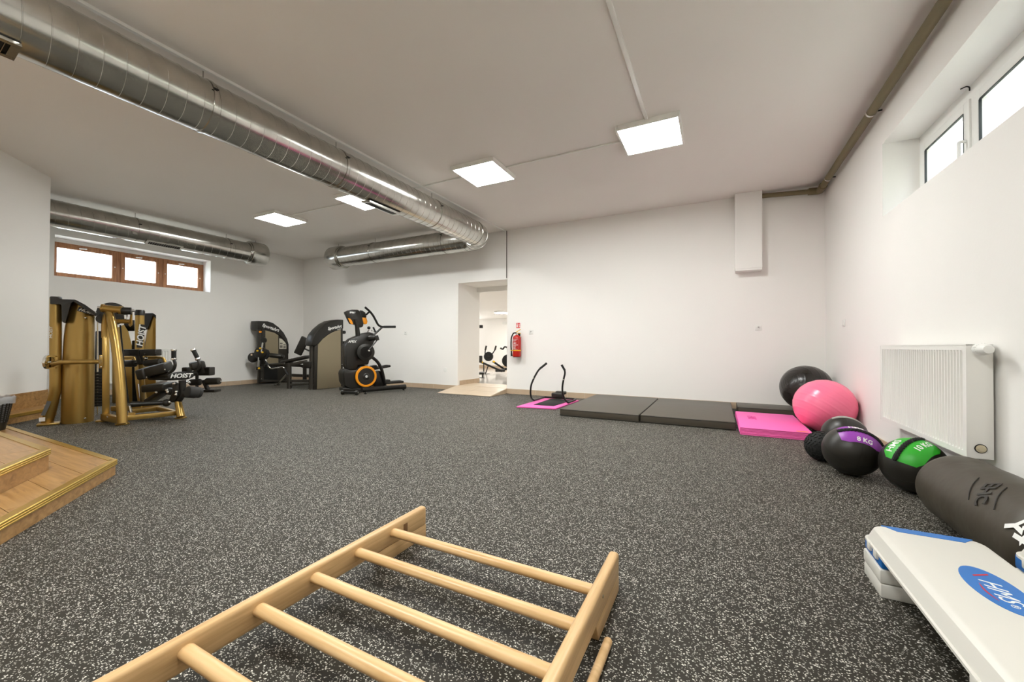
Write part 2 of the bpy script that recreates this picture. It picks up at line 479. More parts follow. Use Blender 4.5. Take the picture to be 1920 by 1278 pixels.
skirting('baseboard_doorway', (DX0, YB + .06, .085), (DX0, YB + WT, .085), .10, .011, .28, M_tile, n_dir=(1, 0, 0))

# ------------------------------------------------------------------ doorway ramp
rp = MB()
rp.add([(-4.70, 6.075, 0.004), (-3.552, 6.085, 0.004), (-3.552, YB + .0, .086), (-4.70, YB, .086), (-4.70, YB, 0), (-3.552, YB, 0)],
       [(0, 1, 2, 3), (1, 5, 2), (0, 3, 4), (0, 4, 5, 1), (3, 2, 5, 4)])
ramp = obj('entrance_ramp', rp, M_grout); tag(ramp, 'beige tiled ramp rising from the rubber floor to the doorway', 'ramp')
def ramp_z(y): return 0.006 + (y - 6.08) / (YB - 6.08) * .082
for i in range(2):
    for j in range(2):
        xa = -4.70 + i * .574; xb = xa + .570; ya = 6.08 + j * .316; yb_ = ya + .312
        q = [(xa, ya, ramp_z(ya)), (xb, ya, ramp_z(ya)), (xb, yb_, ramp_z(yb_)), (xa, yb_, ramp_z(yb_))]
        obj('tile', MB().prism(q, (0, 0, .006)), M_ramptile, ramp)
ang = MB().prism([(-3.5515, 6.085, .004), (-3.5515, YB - .012, .001), (-3.5515, YB - .012, .086)], (.006, 0, 0))
obj('side_tile', ang, M_tile, ramp)

# ------------------------------------------------------------------ next room seen through the doorway
struct('floor_next_room', MB().box(-9.5, -2.0, YB + .02, 12.6, -.02, .088), M_marble)
th = struct('trim_1', MB().box(DX0 + .001, DX1 - .001, YB + .001, YB + .62, .0885, .094), M_grout)
for i in range(2):
    for j in range(2):
        obj('tile', MB().box(DX0 + .004 + i * .562, DX0 + .56 + i * .562, YB + .004 + j * .31, YB + .308 + j * .31, .094, .0975), M_ramptile, th)
w = MB().box(-9.5, -2.0, 12.4, 12.6, 0, 2.4); w.box(-9.6, -9.5, YB + WT, 12.6, 0, 2.4); w.box(-2.0, -1.9, YB + WT, 12.6, 0, 2.4)
struct('wall_next_room', w, M_wall)
cz = MB().prism([(-9.6, YB + WT, 2.14), (-9.6, 12.6, 1.86), (-9.6, 12.6, 2.3), (-9.6, YB + WT, 2.3)], (7.7, 0, 0))
struct('ceiling_next_room', cz, M_ceil)
struct('baseboard_next_room', MB().box(-9.5, -2.0, 12.385, 12.4, .088, .20), M_tile)
struct('window_3', MB().box(-9.05, -7.98, 12.38, 12.399, .95, 1.72), emission('next_room_window', (0.9, 0.95, 1, 1), 2.5))
lamp = thing('round_ceiling_lamp', 'round lit ceiling lamp seen through the doorway', 'lamp', (-5.95, 10.9, 1.94))
obj('rim', MB().lathe((-5.95, 10.9, 1.925), (0, 0, 1), [(0, .24), (.01, .25), (.04, .25)], 28), M_white, lamp)
obj('diffuser', MB().lathe((-5.95, 10.9, 1.905), (0, 0, 1), [(0, .12), (.008, .21), (.03, .235)], 28), emission('round_lamp_glow', (1, .97, .92, 1), 14.0), lamp)
added_lamp = thing('round_ceiling_lamp', 'added round ceiling lamp, unseen behind the door lintel', 'lamp', (-4.3, 9.2, 2.03))  # extra lamp added out of sight to light the next room
obj('rim', MB().lathe((-4.3, 9.2, 2.015), (0, 0, 1), [(0, .24), (.01, .25), (.04, .25)], 28), M_white, added_lamp)
obj('diffuser', MB().lathe((-4.3, 9.2, 1.995), (0, 0, 1), [(0, .12), (.008, .21), (.03, .235)], 28), bpy.data.materials['round_lamp_glow'], added_lamp)
tag(obj('emergency_light', MB().box(-6.72, -6.52, 12.34, 12.39, 1.67, 1.75, .006), M_whiteplastic), 'small white emergency light high on the far wall beyond the doorway', 'light')

def air_rower(name, label, u0, v0, d, k, mirror=1):
    """air rower: flywheel cage, two swing arms, slanted rail, seat, feet. u0,v0 = flywheel centre"""
    root = thing(name, label, 'exercise machine', tuple(at(u0, v0, d).xy) + (.088,))
    def q(dx, dy, dd=0.0): return at(u0 + dx * k, v0 + dy * k, d + dd)
    c = q(0, 0)
    obj('flywheel', MB().lathe(c - FW * .05, FW, [(0, .08 * k), (.0, .125 * k), (.02, .135 * k), (.09, .135 * k), (.10, .12 * k)], 28), M_blackmatte, root)
    obj('hub', MB().lathe(c - FW * .065, FW, [(0, .02), (.02, .03)], 16), M_char, root)
    for s, hx, hy in ((-1, -5, -17), (1, 13, -17)):
        obj('swing_arm', MB().tube([q(s * 7, 2 if s < 0 else -5), q(hx - 1, hy + 5)], .016, 8), M_blackmetal, root)
        obj('grip', MB().tube([q(hx - 1, hy + 5), q(hx + 1, hy - 3)], .026, 8), M_char, root)
    obj('rail', MB().beam(q(-15, 10), q(26, 28, -.1), .07, .05), M_blackmetal, root)
    obj('rail', MB().beam(q(8, 9, .15), q(30, 24, .1), .06, .05), M_blackmetal, root)
    for x, y in ((-12, 10.5), (10, 9.5)):
        obj('warning_label', MB().obox(q(x, y, -.06), RT - UP * .45, UP, .03, .022, .004), M_yellow, root)
    obj('seat', MB().obox(q(22, 26), RT, FW, .14, .12, .04, .02), M_black, root)
    obj('housing', MB().obox(q(-15, 5), RT, FW, .05, .10, .10, .02), M_black, root)
    obj('foot', MB().tube([q(-9, 14), q(-9, 33)], .016, 8), M_blackmetal, root)
    obj('foot', MB().tube([q(0, 16, .1), q(-6, 33, .1)], .016, 8), M_blackmetal, root)
    obj('stabilizer', MB().obox(q(-4, 33, .1), RT, FW, .10, .03, .018), M_blackmetal, root)
    return root
air_rower('air_rower', 'black air rower with big flywheel seen left in the doorway', 916, 668, 11.5, 1.0)
r2 = thing('air_rower', 'second black exercise machine half hidden by the right door edge', 'exercise machine', tuple(at(950, 690, 11.9).xy) + (.088,))
obj('flywheel', MB().lathe(at(953, 676, 11.9), FW, [(0, .15), (.02, .19), (.10, .19), (.12, .15)], 28), M_blackmatte, r2)
obj('handlebar', MB().tube([at(938, 652, 11.9), at(943, 655, 11.9), at(946, 649, 11.9), at(952, 652, 11.9)], .025, 8, .05), M_blackmetal, r2)
obj('mast', MB().tube([at(952, 654, 11.9), at(954, 690, 11.9)], .03, 8), M_blackmetal, r2)
obj('rail', MB().beam(at(930, 695, 11.9), at(956, 690, 11.9), .08, .07), M_blackmetal, r2)
obj('foot', MB().tube([at(953, 690, 11.9), onplane(953, 699, 2, .10)], .02, 8), M_blackmetal, r2)
r3 = thing('weight_bench', 'low black bench corner seen beside the left door jamb', 'bench', tuple(at(900, 704, 9.9).xy) + (.088,))
obj('pad', MB().obox(at(898, 699, 10.2), RT, FW, .14, .2, .025, .012), M_vinyl, r3)
obj('leg', MB().tube([at(905, 700, 10.2), at(905, 707.5, 10.2)], .02, 8), M_blackmetal, r3)
obj('base', MB().obox(at(904, 708, 10.2), RT, FW, .06, .05, .012), M_blackmetal, r3)
cm = thing('wall_speaker', 'small black speaker hung near the bright window beyond the doorway', 'speaker', at(902, 611, 12.0))
obj('body', MB().obox(at(902, 612, 12.0), RT, FW, .055, .06, .045, .01), M_black, cm)
obj('bracket', MB().tube([at(902, 610, 12.0), at(900, 612, 12.6)], .015, 8), M_black, cm)

# ------------------------------------------------------------------ left window: wooden, three sashes
def sash(parent, fx, y0, y1, z0, z1, fw, mat_f, inward, pane_mat=M_glass):
    s_ = MB()
    a, b = sorted((fx, fx + inward * .045))
    s_.box(a, b, y0, y0 + fw, z0, z1, .004); s_.box(a, b, y1 - fw, y1, z0, z1, .004)
    s_.box(a, b, y0 + fw, y1 - fw, z0, z0 + fw, .004); s_.box(a, b, y0 + fw, y1 - fw, z1 - fw, z1, .004)
    o = obj('sash', s_, mat_f, parent)
    c = (a + b) / 2
    obj('pane', MB().box(c - .003, c + .003, y0 + fw - .005, y1 - fw + .005, z0 + fw - .005, z1 - fw + .005), pane_mat, o)
    return o
w1 = sempty('window_1', (-9.86, 3.46, 2.0))
fr = MB()
X0 = -9.88
fr.box(X0, X0 + .07, LY0, LY1, 2.0, 2.05); fr.box(X0, X0 + .07, LY0, LY1, 2.565, 2.60)
fr.box(X0, X0 + .07, LY0, 2.40, 2.05, 2.565); fr.box(X0, X0 + .07, 4.52, LY1, 2.05, 2.565)
MUL = ((3.16, 3.26), (3.80, 3.90))
for a, b in MUL: fr.box(X0, X0 + .07, a + .02, b - .02, 2.05, 2.565)
obj('frame', fr, M_winwood, w1)
obj('lintel_strip', MB().box(X0, X0 + .05, LY0, LY1, 2.60, LZ1), M_white, w1)
for (a, b) in ((2.37, 3.185), (3.235, 3.825), (3.875, 4.535)):
    s_ = sash(w1, X0 + .04, a, b, 2.03, 2.575, .065, M_winwood, 1)
    m_ = (a + b) / 2
    h = obj('handle', MB().tube([(X0 + .085, m_, 2.545), (X0 + .115, m_, 2.545), (X0 + .115, m_ - .09, 2.535)], .010, 8, .01), M_white, s_)
    for yy in (a + .03, b - .03):
        obj('screw_cap', MB().lathe((X0 + .085, yy, 2.30), (1, 0, 0), [(0, .010), (.006, .008)], 10), M_white, s_)
# outside the left window: nothing but sky and a pale light-well wall lower down
struct('wall_outside_left', MB().box(-11.6, -11.4, 0, 7, -.5, 1.9), M_cream)

# ------------------------------------------------------------------ right window: white plastic
w2 = sempty('window_2', (1.60, 3.3, 2.056))
XF = 1.545
fr = MB()
fr.box(XF, XF + .07, RY0, RY1, RZ0, RZ0 + .06); fr.box(XF, XF + .07, RY0, RY1, 2.60, RZ1)
fr.box(XF, XF + .07, RY0, RY0 + .06, RZ0 + .06, 2.60); fr.box(XF, XF + .07, RY1 - .06, RY1, RZ0 + .06, 2.60)
for a in (3.78, 2.86): fr.box(XF, XF + .07, a, a + .05, RZ0 + .06, 2.60)
obj('frame', fr, M_whiteplastic, w2)
M_gasket = mat('gasket', rgb(30, 34, 36), .6)
for (a, b) in ((3.83, 4.55), (2.91, 3.78), (2.11, 2.86)):
    s_ = sash(w2, XF - .012, a, b, RZ0 + .05, 2.605, .07, M_whiteplastic, 1)
    g = MB(); t = .072; gx0, gx1 = XF - .006, XF + .0
    for (y0, y1, z0, z1) in ((a + t - .006, a + t, RZ0 + .05 + t, 2.605 - t), (b - t, b - t + .006, RZ0 + .05 + t, 2.605 - t), (a + t, b - t, RZ0 + .044 + t, RZ0 + .05 + t), (a + t, b - t, 2.605 - t, 2.611 - t)):
        g.box(gx0 - .008, gx1, y0, y1, z0, z1)
    obj('gasket', g, M_gasket, s_)
obj('handle', MB().tube([(XF - .015, 3.865, 2.33), (XF - .05, 3.865, 2.33), (XF - .05, 3.865, 2.22)], .011, 8, .012), M_whiteplastic, w2)
tag(obj('hook', MB().tube([onplane(1801, 167, 2, 2.695), onplane(1812, 162, 2, 2.69), onplane(1818, 163, 2, 2.68), onplane(1818, 170, 2, 2.66)], .004, 6, .02), M_dark), 'small bent metal hook in the white window recess', 'hook')
wo = MB().box(2.75, 2.95, -1, 14, 0, 3.9); wo.box(1.68, 2.75, -1, 14, 1.6, 1.75)
struct('wall_outside_right', wo, M_cream)

# ------------------------------------------------------------------ stepped wooden platform on the left
def clip(poly, rect):
    def inside(p, e):
        k, v, s_ = e; return s_ * (p[k] - v) >= -1e-9
    def isect(a, b, e):
        k, v, s_ = e; t = (v - a[k]) / (b[k] - a[k]); return (a[0] + (b[0] - a[0]) * t, a[1] + (b[1] - a[1]) * t)
    out = poly
    for e in ((0, rect[0], 1), (0, rect[1], -1), (1, rect[2], 1), (1, rect[3], -1)):
        src, out = out, []
        for i in range(len(src)):
            a, b = src[i - 1], src[i]
            if inside(b, e):
                if not inside(a, e): out.append(isect(a, b, e))
                out.append(b)
            elif inside(a, e): out.append(isect(a, b, e))
        if not out: return []
    return out
def inset_front(poly, t): return poly

def platform(name, label, poly, z0, z1, nose_edges, seed):
    rnd = random.Random(seed)
    base = obj(name, MB().prism([(x, y, z0) for x, y in poly], (0, 0, z1 - z0 - .012)), M_lam)
    tag(base, label, 'platform')
    # planks run along X, 0.193 m wide
    ys = min(p[1] for p in poly); ye = max(p[1] for p in poly); xs = min(p[0] for p in poly); xe = max(p[0] for p in poly)
    y = ye - .03; row = 0
    while y > ys:
        x = xe - (0.35 + 0.47 * (row % 3)) ; cuts = [xe + .1]
        while x > xs: cuts.append(x); x -= 1.29
        cuts.append(xs - .1)
        for b_, a_ in zip(cuts, cuts[1:]):
            q = clip(poly, (a_ + .0012, b_ - .0012, y - .193 + .0012, y - .0012))
            if len(q) >= 3: obj('plank', MB().prism([(px_, py_, z1 - .012) for px_, py_ in q], (0, 0, .0115)), M_lam, base)
        y -= .193; row += 1
    for a, b in nose_edges:
        a = Vector((a[0], a[1], 0)); b = Vector((b[0], b[1], 0)); d = (b - a).normalized(); n = Vector((-d.y, d.x, 0))
        # n points outwards: away from the polygon centre
        cx = Vector((sum(p[0] for p in poly) / len(poly), sum(p[1] for p in poly) / len(poly), 0))
        if n.dot((a + b) / 2 - cx) < 0: n = -n
        prof = [(-.034, 0.0), (-.034, .004), (.006, .004), (.010, .000), (.010, -.006), (.007, -.009), (.010, -.012), (.010, -.018), (.007, -.021), (.010, -.024), (.010, -.030), (.001, -.030), (.001, 0)]
        ring = [[p + n * u_ + Vector((0, 0, z1 + w_)) for u_, w_ in prof] for p in (a, b)]
        obj('nosing', MB().rings(ring), M_brass, base)
    return base
# the main flight leaves the diagonal wall; both levels share its corner
lower = [(-3.69, 1.21), (-6.80, 1.21), (-6.2, 0.385), (-3.9, -1.66), (-3.2, -1.66), (-1.75, -.30)]
platform('wooden_step_platform', 'lower oak laminate step platform with brass nosing', lower, 0.0, .10, (((-3.69, 1.21), (-1.75, -.30)), ((-3.69, 1.21), (-6.80, 1.21))), 3)
ledge = [(-6.80, 1.205), (-7.43, 1.87), (-7.86, 1.865), (-6.22, .405)]
platform('wooden_ledge', 'oak laminate ledge with brass nosing along the diagonal wall', ledge, 0.0, .10, (((-6.80, 1.205), (-7.43, 1.87)),), 5)
upper = [(-3.775, .92), (-6.20, .92), (-6.1, .32), (-3.75, -1.68), (-2.6, -1.0), (-2.20, -.16)]
platform('wooden_upper_step', 'upper oak laminate step with brass nosing at the left photo edge', upper, .10, .228, (((-3.775, .92), (-2.20, -.16)), ((-3.775, .92), (-6.20, .92))), 9)
# laminate skirting boards on the diagonal wall
bb = sempty('baseboard_corner', (WC.x, WC.y, .1))
nw = Vector((-WD.y, WD.x, 0)); nw = nw if nw.x > 0 else -nw
t0 = 0.0
for L_ in (.16, 1.2, 1.2, 1.2, 1.2):
    a = WC + WD * (t0 + .001); b = WC + WD * (t0 + L_ - .001); t0 += L_
    obj('board', MB().prism([a + nw * .001, b + nw * .001, b + nw * .014, a + nw * .014], (0, 0, .192)).add([], []), M_lam, bb)
for ch in bb.children: ch.location.z += .1
obj('board', MB().box(WC.x - .3, WC.x, 1.891, 1.904, .0, .292), M_lam, bb)

# ------------------------------------------------------------------ waste bin on the platform
bc = Vector((-5.925, 1.062, .1))
bin_ = thing('waste_bin', 'black slotted plastic waste bin with clear liner on the wooden platform', 'bin', bc)
def br_(z): return .105 + .045 * z / .29
obj('bottom_band', MB().lathe(bc, (0, 0, 1), [(0.0, .100), (.0, .105), (.075, br_(.075)), (.075, br_(.075) - .004), (.006, .10)], 40), M_black, bin_)
obj('rim', MB().lathe(bc, (0, 0, 1), [(.262, br_(.262) - .004), (.262, br_(.262)), (.29, br_(.29) + .006), (.29, br_(.29) - .004)], 40), M_black, bin_)
mb = MB()
for k in range(28):
    a_ = 2 * PI * k / 28; c_, s_ = math.cos(a_), math.sin(a_)
    mb.beam(bc + Vector((c_ * br_(.07), s_ * br_(.07), .07)), bc + Vector((c_ * br_(.265), s_ * br_(.265), .265)), .010, .003, up=(c_, s_, 0))
obj('upright_ribs', mb, M_black, bin_)['kind'] = 'stuff'
mb = MB()
for k in range(9):
    z = .09 + k * .0195
    mb.lathe(bc + Vector((0, 0, z)), (0, 0, 1), [(0, br_(z) - .003), (0, br_(z)), (.006, br_(z + .006)), (.006, br_(z + .006) - .003)], 40)
obj('slot_rings', mb, M_black, bin_)['kind'] = 'stuff'
ln = []
for i, (z, dr) in enumerate(((.02, -.012), (.15, -.010), (.288, -.004), (.305, .006), (.30, .014), (.262, .012), (.243, .016))):
    ln.append([bc + Vector((math.cos(2 * PI * k / 48) * (br_(min(z, .29)) + dr + random.uniform(-.002, .003)), math.sin(2 * PI * k / 48) * (br_(min(z, .29)) + dr + random.uniform(-.002, .003)), z + (random.uniform(-.006, .006) if i > 2 else 0))) for k in range(48)])
obj('liner', MB().rings(ln, cap=False), M_liner, bin_, sharp=80)

# ================================================================== CEILING SERVICES
# LED panels, 0.6 m square; a second row (behind the photographer) sits on the same grid
def ceiling_light(x, y, label):
    t = thing('ceiling_light', label, 'ceiling light', (x, y, CEIL - .05), group='square LED ceiling panels')
    h = .30; z0 = CEIL - .052
    fr = MB()
    for (a, b, c, d) in ((-h, -h + .022, -h, h), (h - .022, h, -h, h), (-h + .022, h - .022, -h, -h + .022), (-h + .022, h - .022, h - .022, h)):
        fr.box(x + a, x + b, y + c, y + d, z0, CEIL - .001, .003, 1)
    obj('housing', fr, M_white, t)
    obj('diffuser', MB().box(x - h + .021, x + h - .021, y - h + .021, y + h - .021, z0 + .004, z0 + .012), M_panel, t)
    return t
LIGHT_Y = 4.29
for x, lab in ((-6.72, 'square LED ceiling panel farthest left, left of the duct'), (-4.72, 'square LED ceiling panel partly hidden behind the main duct'),
               (-2.61, 'square LED ceiling panel just right of the main duct'), (-.605, 'square LED ceiling panel nearest the right wall')):
    ceiling_light(x, LIGHT_Y, lab)
for x, lab in ((-2.61, 'square LED ceiling panel behind the viewer, middle'), (-.605, 'square LED ceiling panel behind the viewer by the right wall')):
    ceiling_light(x, 0.35, lab)

def trunking(a, b, wd, ht, label):
    a = Vector(a); b = Vector(b); mb = MB().beam(a, b, wd, ht, bev=.002)
    return tag(obj('cable_trunking', mb, M_white), label, 'cable trunking')
zt = CEIL - .009
trunking((-6.419, LIGHT_Y, zt), (-5.021, LIGHT_Y, zt), .02, .016, 'thin white cable trunking between the two left ceiling panels')
trunking((-4.419, LIGHT_Y + .02, zt), (-2.911, LIGHT_Y + .02, zt), .02, .016, 'thin white cable trunking crossing above the main duct')
trunking((-2.309, LIGHT_Y + .02, zt), (-.906, LIGHT_Y + .02, zt), .02, .016, 'thin white cable trunking between the two right ceiling panels')
trunking((-.605, 3.989, zt), (-.615, .66, zt), .032, .016, 'white cable trunking running from the right panel toward the viewer')
trunking((-3.655, YF + .02, CEIL - .013), (-3.60, YB - .03, CEIL - .013), .032, .024, 'long white cable trunking on the ceiling above the main duct')
trunking((-3.565, YB - .012, CEIL - .01), (-3.562, YB - .012, 2.19), .012, .012, 'thin dark vertical strip painted as a shadow line above the door corner').data.materials[0] = mat('shadow_strip', rgb(86, 76, 64), .6)  # dark colour stands in for the shadow line down the wall

# ------------------------------------------------------------------ spiral ventilation ducts
def helix(c0, axis, length, r, pitch, phase=0.0, tr=.0026, n=56):
    d = Vector(axis).normalized(); c0 = Vector(c0)
    ref = Vector((0, 0, 1)); a = (ref - d * ref.dot(d)).normalized(); b = d.cross(a)
    turns = length / pitch; N = int(turns * n)
    rs = []
    for i in range(N + 1):
        t = 2 * PI * i / n + phase; q = length * i / N
        rad = a * math.cos(t) + b * math.sin(t)
        p = c0 + d * q + rad * r
        rs.append([p - d * tr * 1.8 - rad * tr, p - d * tr * .6 + rad * tr, p + d * tr * .6 + rad * tr, p + d * tr * 1.8 - rad * tr])
    return MB().rings(rs)

def clampring(root, c, axis, r, lug_dir, h=None):
    o = obj('clamp', MB().lathe(Vector(c) - Vector(axis) * .012, axis, [(0, r + .002), (0, r + .007), (.024, r + .007), (.024, r + .002)], 40), M_galv, root)
    ld = Vector(lug_dir).normalized()
    obj('bolt', MB().cyl(Vector(c) + ld * (r + .012) - Vector(axis) * .018, Vector(c) + ld * (r + .012) + Vector(axis) * .018, .006, 8), M_dark, o)
    obj('hanger_rod', MB().tube([Vector(c) + Vector((0, 0, r)), (c[0], c[1], CEIL)], .005, 8), M_galv, o)

def grille(root, c, along, normal, L, W, nslat):
    """flush louvre: c centre on duct surface"""
    al = Vector(along).normalized(); nm = Vector(normal).normalized(); sd = al.cross(nm); c = Vector(c)
    f = MB()
    for s_ in (-1, 1):
        f.obox(c + sd * s_ * (W / 2 - .012), al, sd, L / 2, .012, .010)
        f.obox(c + al * s_ * (L / 2 - .018), al, sd, .018, W / 2 - .02, .010)
    g = obj('vent_grille', f, M_galv, root)
    obj('vent_back', MB().obox(c - nm * .007, al, sd, L / 2 - .02, W / 2 - .02, .002), M_blackmatte, g)
    for i in range(nslat):
        x = -L / 2 + .04 + (L - .08) * (i + .5) / nslat
        obj('slat', MB().obox(c + al * x, al, sd, .0015, W / 2 - .022, .011), M_galv, g)

DXc, DZc, DR = -3.65, 2.80, .20
BY = 5.985
main = thing('ventilation_duct', 'large galvanized spiral duct crossing the ceiling and turning along the back wall', 'duct', (DXc, 2.0, DZc - DR))
y0 = YF + .03; ER = .33
obj('straight_run', MB().tube([(DXc, y0, DZc), (DXc, BY - ER, DZc)], DR, 56, cap=True), M_galv, main)
obj('spiral_seam', helix((DXc, y0, DZc), (0, 1, 0), BY - ER - y0, DR, .112), M_galv, main)
# elbow
ep = []
for i in range(13):
    t = (PI / 2) * i / 12
    ep.append(Vector((DXc - ER + ER * math.cos(t), BY - ER + ER * math.sin(t), DZc)))
obj('elbow', MB().tube(ep, DR + .002, 56, cap=False), M_galv, main)
for i in (0, 3, 6, 9, 12):
    t = (PI / 2) * i / 12
    ax = Vector((-math.sin(t), math.cos(t), 0))
    obj('elbow_seam', MB().lathe(ep[i] - ax * .006, ax, [(0, DR), (0, DR + .006), (.012, DR + .006), (.012, DR)], 56), M_galv, main)
bx1 = -7.18
obj('branch_run', MB().tube([(DXc - ER, BY, DZc), (bx1, BY, DZc)], DR, 56), M_galv, main)
obj('spiral_seam', helix((DXc - ER, BY, DZc), (-1, 0, 0), DXc - ER - bx1, DR, .112, 1.0), M_galv, main)
def diffuser_cap(root, c, axis, r):
    ax = Vector(axis)
    o = obj('end_diffuser', MB().lathe(c, ax, [(0, DR), (0, r - .01), (.01, r), (.30, r), (.325, r - .012), (.325, r - .06), (.30, r - .07), (.30, .05)], 56), M_galv, root)
    obj('collar', MB().lathe(Vector(c) - ax * .03, ax, [(0, DR + .001), (0, DR + .012), (.03, DR + .02), (.034, DR + .02)], 56), M_galv, o)
    obj('throat', MB().lathe(Vector(c) + ax * .30, ax, [(0, r - .08), (.004, r - .08)], 40), M_blackmatte, o)
    obj('hanger_rod', MB().tube([Vector(c) + ax * .16 + Vector((0, 0, r)), Vector((c[0] + ax.x * .16, c[1] + ax.y * .16, CEIL))], .005, 8), M_galv, o)
diffuser_cap(main, Vector((bx1, BY, DZc)), (-1, 0, 0), .243)
for yy in (1.68, 2.93, 4.55): clampring(main, (DXc, yy, DZc), (0, 1, 0), DR, (.85, 0, .35))
for xx in (-4.45, -6.25): clampring(main, (xx, BY, DZc), (-1, 0, 0), DR, (0, -.8, .5))
grille(main, (DXc - .02, 3.62, DZc - DR - .011), (0, 1, 0), (-.1, 0, -1), .52, .14, 14)
grille(main, (DXc + .03, .42, DZc - DR - .008), (0, 1, 0), (.22, 0, -1), .62, .15, 16)

lx, lz = -8.71, 2.82
ld = thing('ventilation_duct', 'galvanized spiral duct hung along the wall above the wooden window', 'duct', (lx, 3.0, lz - DR))
obj('straight_run', MB().tube([(lx, 1.93, lz), (lx, 4.86, lz)], DR, 56), M_galv, ld)
obj('spiral_seam', helix((lx, 1.93, lz), (0, 1, 0), 2.93, DR, .135, .4), M_galv, ld)
diffuser_cap(ld, Vector((lx, 4.86, lz)), (0, 1, 0), .243)
clampring(ld, (lx, 3.05, lz), (0, 1, 0), DR, (.9, 0, .3)); clampring(ld, (lx, 4.45, lz), (0, 1, 0), DR, (.9, 0, .3))
grille(ld, (lx + .09, 3.42, lz - DR * .92), (0, 1, 0), (.45, 0, -.9), .52, .12, 14)
obj('foil_tag', MB().obox((lx + DR * .93 + .004, 2.98, lz - .09), (0, 1, 0), (-.4, 0, .92), .03, .025, .002), M_chrome, ld)

# ------------------------------------------------------------------ heating pipe along the right wall and back corner
px0, pz0, pr0 = 1.228, 3.0, .036
hp = thing('heating_pipe', 'olive painted pipe under the ceiling along the right wall', 'pipe', (px0, 4.0, pz0 - pr0))
obj('pipe_run', MB().tube([(px0, YF + .02, pz0), (px0, 6.50, pz0)], pr0, 20), M_olive, hp)
obj('tee_fitting', MB().tube([(px0, 6.42, pz0), (px0, 6.60, pz0 - .004), (px0 - .07, 6.635, pz0 + .012), (px0 - .12, 6.635, pz0 + .014)], pr0 + .010, 20, .06), M_olive, hp)
obj('branch_pipe', MB().tube([(px0 - .08, 6.635, pz0 + .012), (.568, 6.635, 3.048)], pr0 - .004, 20), M_olive, hp)
for yy in (4.60, 6.15, 3.0, 1.4):
    cl = obj('clamp', MB().lathe((px0, yy - .012, pz0), (0, 1, 0), [(0, pr0 + .001), (0, pr0 + .005), (.024, pr0 + .005), (.024, pr0 + .001)], 24), M_chrome, hp)
    obj('wall_stud', MB().tube([(px0 + pr0, yy, pz0), (XR - .001, yy, pz0)], .007, 8), M_dark, cl)
bxg = thing('pipe_boxing', 'white boxed casing hanging from the ceiling on the back wall', 'boxing', (.40, YB - .08, 2.0))
obj('casing', MB().box(.232, .566, YB - .16, YB - .001, 2.02, CEIL - .001, .002, 1), M_wall, bxg)
obj('bottom_board', MB().box(.236, .562, YB - .157, YB - .001, 1.99, 2.02, .002, 1), M_wall, bxg)

# ------------------------------------------------------------------ radiators
def radiator(label, face, along, y0, y1, z0, z1, depth, valve, nribs):
    """panel radiator. face(a, off) -> xy of the front face at run a, off = towards the room"""
    def P(a, off, z): x, y = face(a, off); return Vector((x, y, z))
    mid = P((y0 + y1) / 2, -depth / 2, z0)
    t = thing('radiator', label, 'radiator', mid)
    L = abs(y1 - y0); s_ = 1 if y1 > y0 else -1
    # front panel with pressed vertical flutes
    m_ = .035; n = nribs; pitch = (L - 2 * m_) / n
    cols = [(0, 0), (m_ * .5, 0)]
    for i in range(n):
        a0 = m_ + i * pitch
        cols += [(a0 + pitch * .12, 0), (a0 + pitch * .30, -.012), (a0 + pitch * .70, -.012), (a0 + pitch * .88, 0)]
    cols += [(L, 0)]
    zr = [(z0, 0), (z0 + .03, 0), (z0 + .045, 1), (z1 - .045, 1), (z1 - .03, 0), (z1, 0)]
    vs, fs = [], []
    for z, k in zr:
        for a, o in cols: vs.append(P(y0 + s_ * a, o * k, z))
    nc = len(cols)
    for i in range(len(zr) - 1):
        for j in range(nc - 1): fs.append((i * nc + j, i * nc + j + 1, (i + 1) * nc + j + 1, (i + 1) * nc + j))
    obj('front_panel', MB().add(vs, fs), M_white, t, sharp=25)
    mb = MB().prism([P(y0 + s_ * .004, -.018, z0 + .004), P(y1 - s_ * .004, -.018, z0 + .004), P(y1 - s_ * .004, -depth, z0 + .004), P(y0 + s_ * .004, -depth, z0 + .004)], (0, 0, z1 - z0 - .02))
    obj('core', mb, M_white, t)
    for a in (y0, y1):
        b = a + (s_ if a == y0 else -s_) * .006
        obj('side_panel', MB().prism([P(a, .002, z0), P(b, .002, z0), P(b, -depth, z0), P(a, -depth, z0)], (0, 0, z1 - z0)), M_white, t, bevel=.0015)
    top = obj('top_grille', MB().prism([P(y0, .002, z1 - .004), P(y1, .002, z1 - .004), P(y1, -depth, z1 - .004), P(y0, -depth, z1 - .004)], (0, 0, .006)), M_white, t)
    ns = int(L / .03)
    mbs = MB()
    for i in range(ns):
        a = y0 + s_ * (.03 + (L - .06) * (i + .5) / ns)
        mbs.prism([P(a - .006, -.03, z1 + .0015), P(a + .006, -.03, z1 + .0015), P(a + .006, -depth + .02, z1 + .0015), P(a - .006, -depth + .02, z1 + .0015)], (0, 0, .001))
    obj('slots', mbs, M_dark, top)['kind'] = 'stuff'
    return t, P
rad, RP = radiator('white panel radiator on the right wall with thermostat knob', lambda a, o: (1.185 - o, a), 'Y', 3.005, 4.265, .318, .92, .10, True, 36)
kn = obj('thermostat_knob', MB().lathe((1.225, 3.0, .895), (0, -1, 0), [(0, .022), (.015, .022), (.016, .030), (.05, .030), (.085, .027), (.098, .020), (.102, .006)], 28), M_whiteplastic, rad)
kr = MB()
for k in range(18):
    a_ = 2 * PI * k / 18
    kr.obox((1.225 + math.cos(a_) * .030, 2.965, .895 + math.sin(a_) * .030), (0, 1, 0), (math.cos(a_), 0, math.sin(a_)), .016, .0015, .002)
obj('knob_grip', kr, M_whiteplastic, kn)
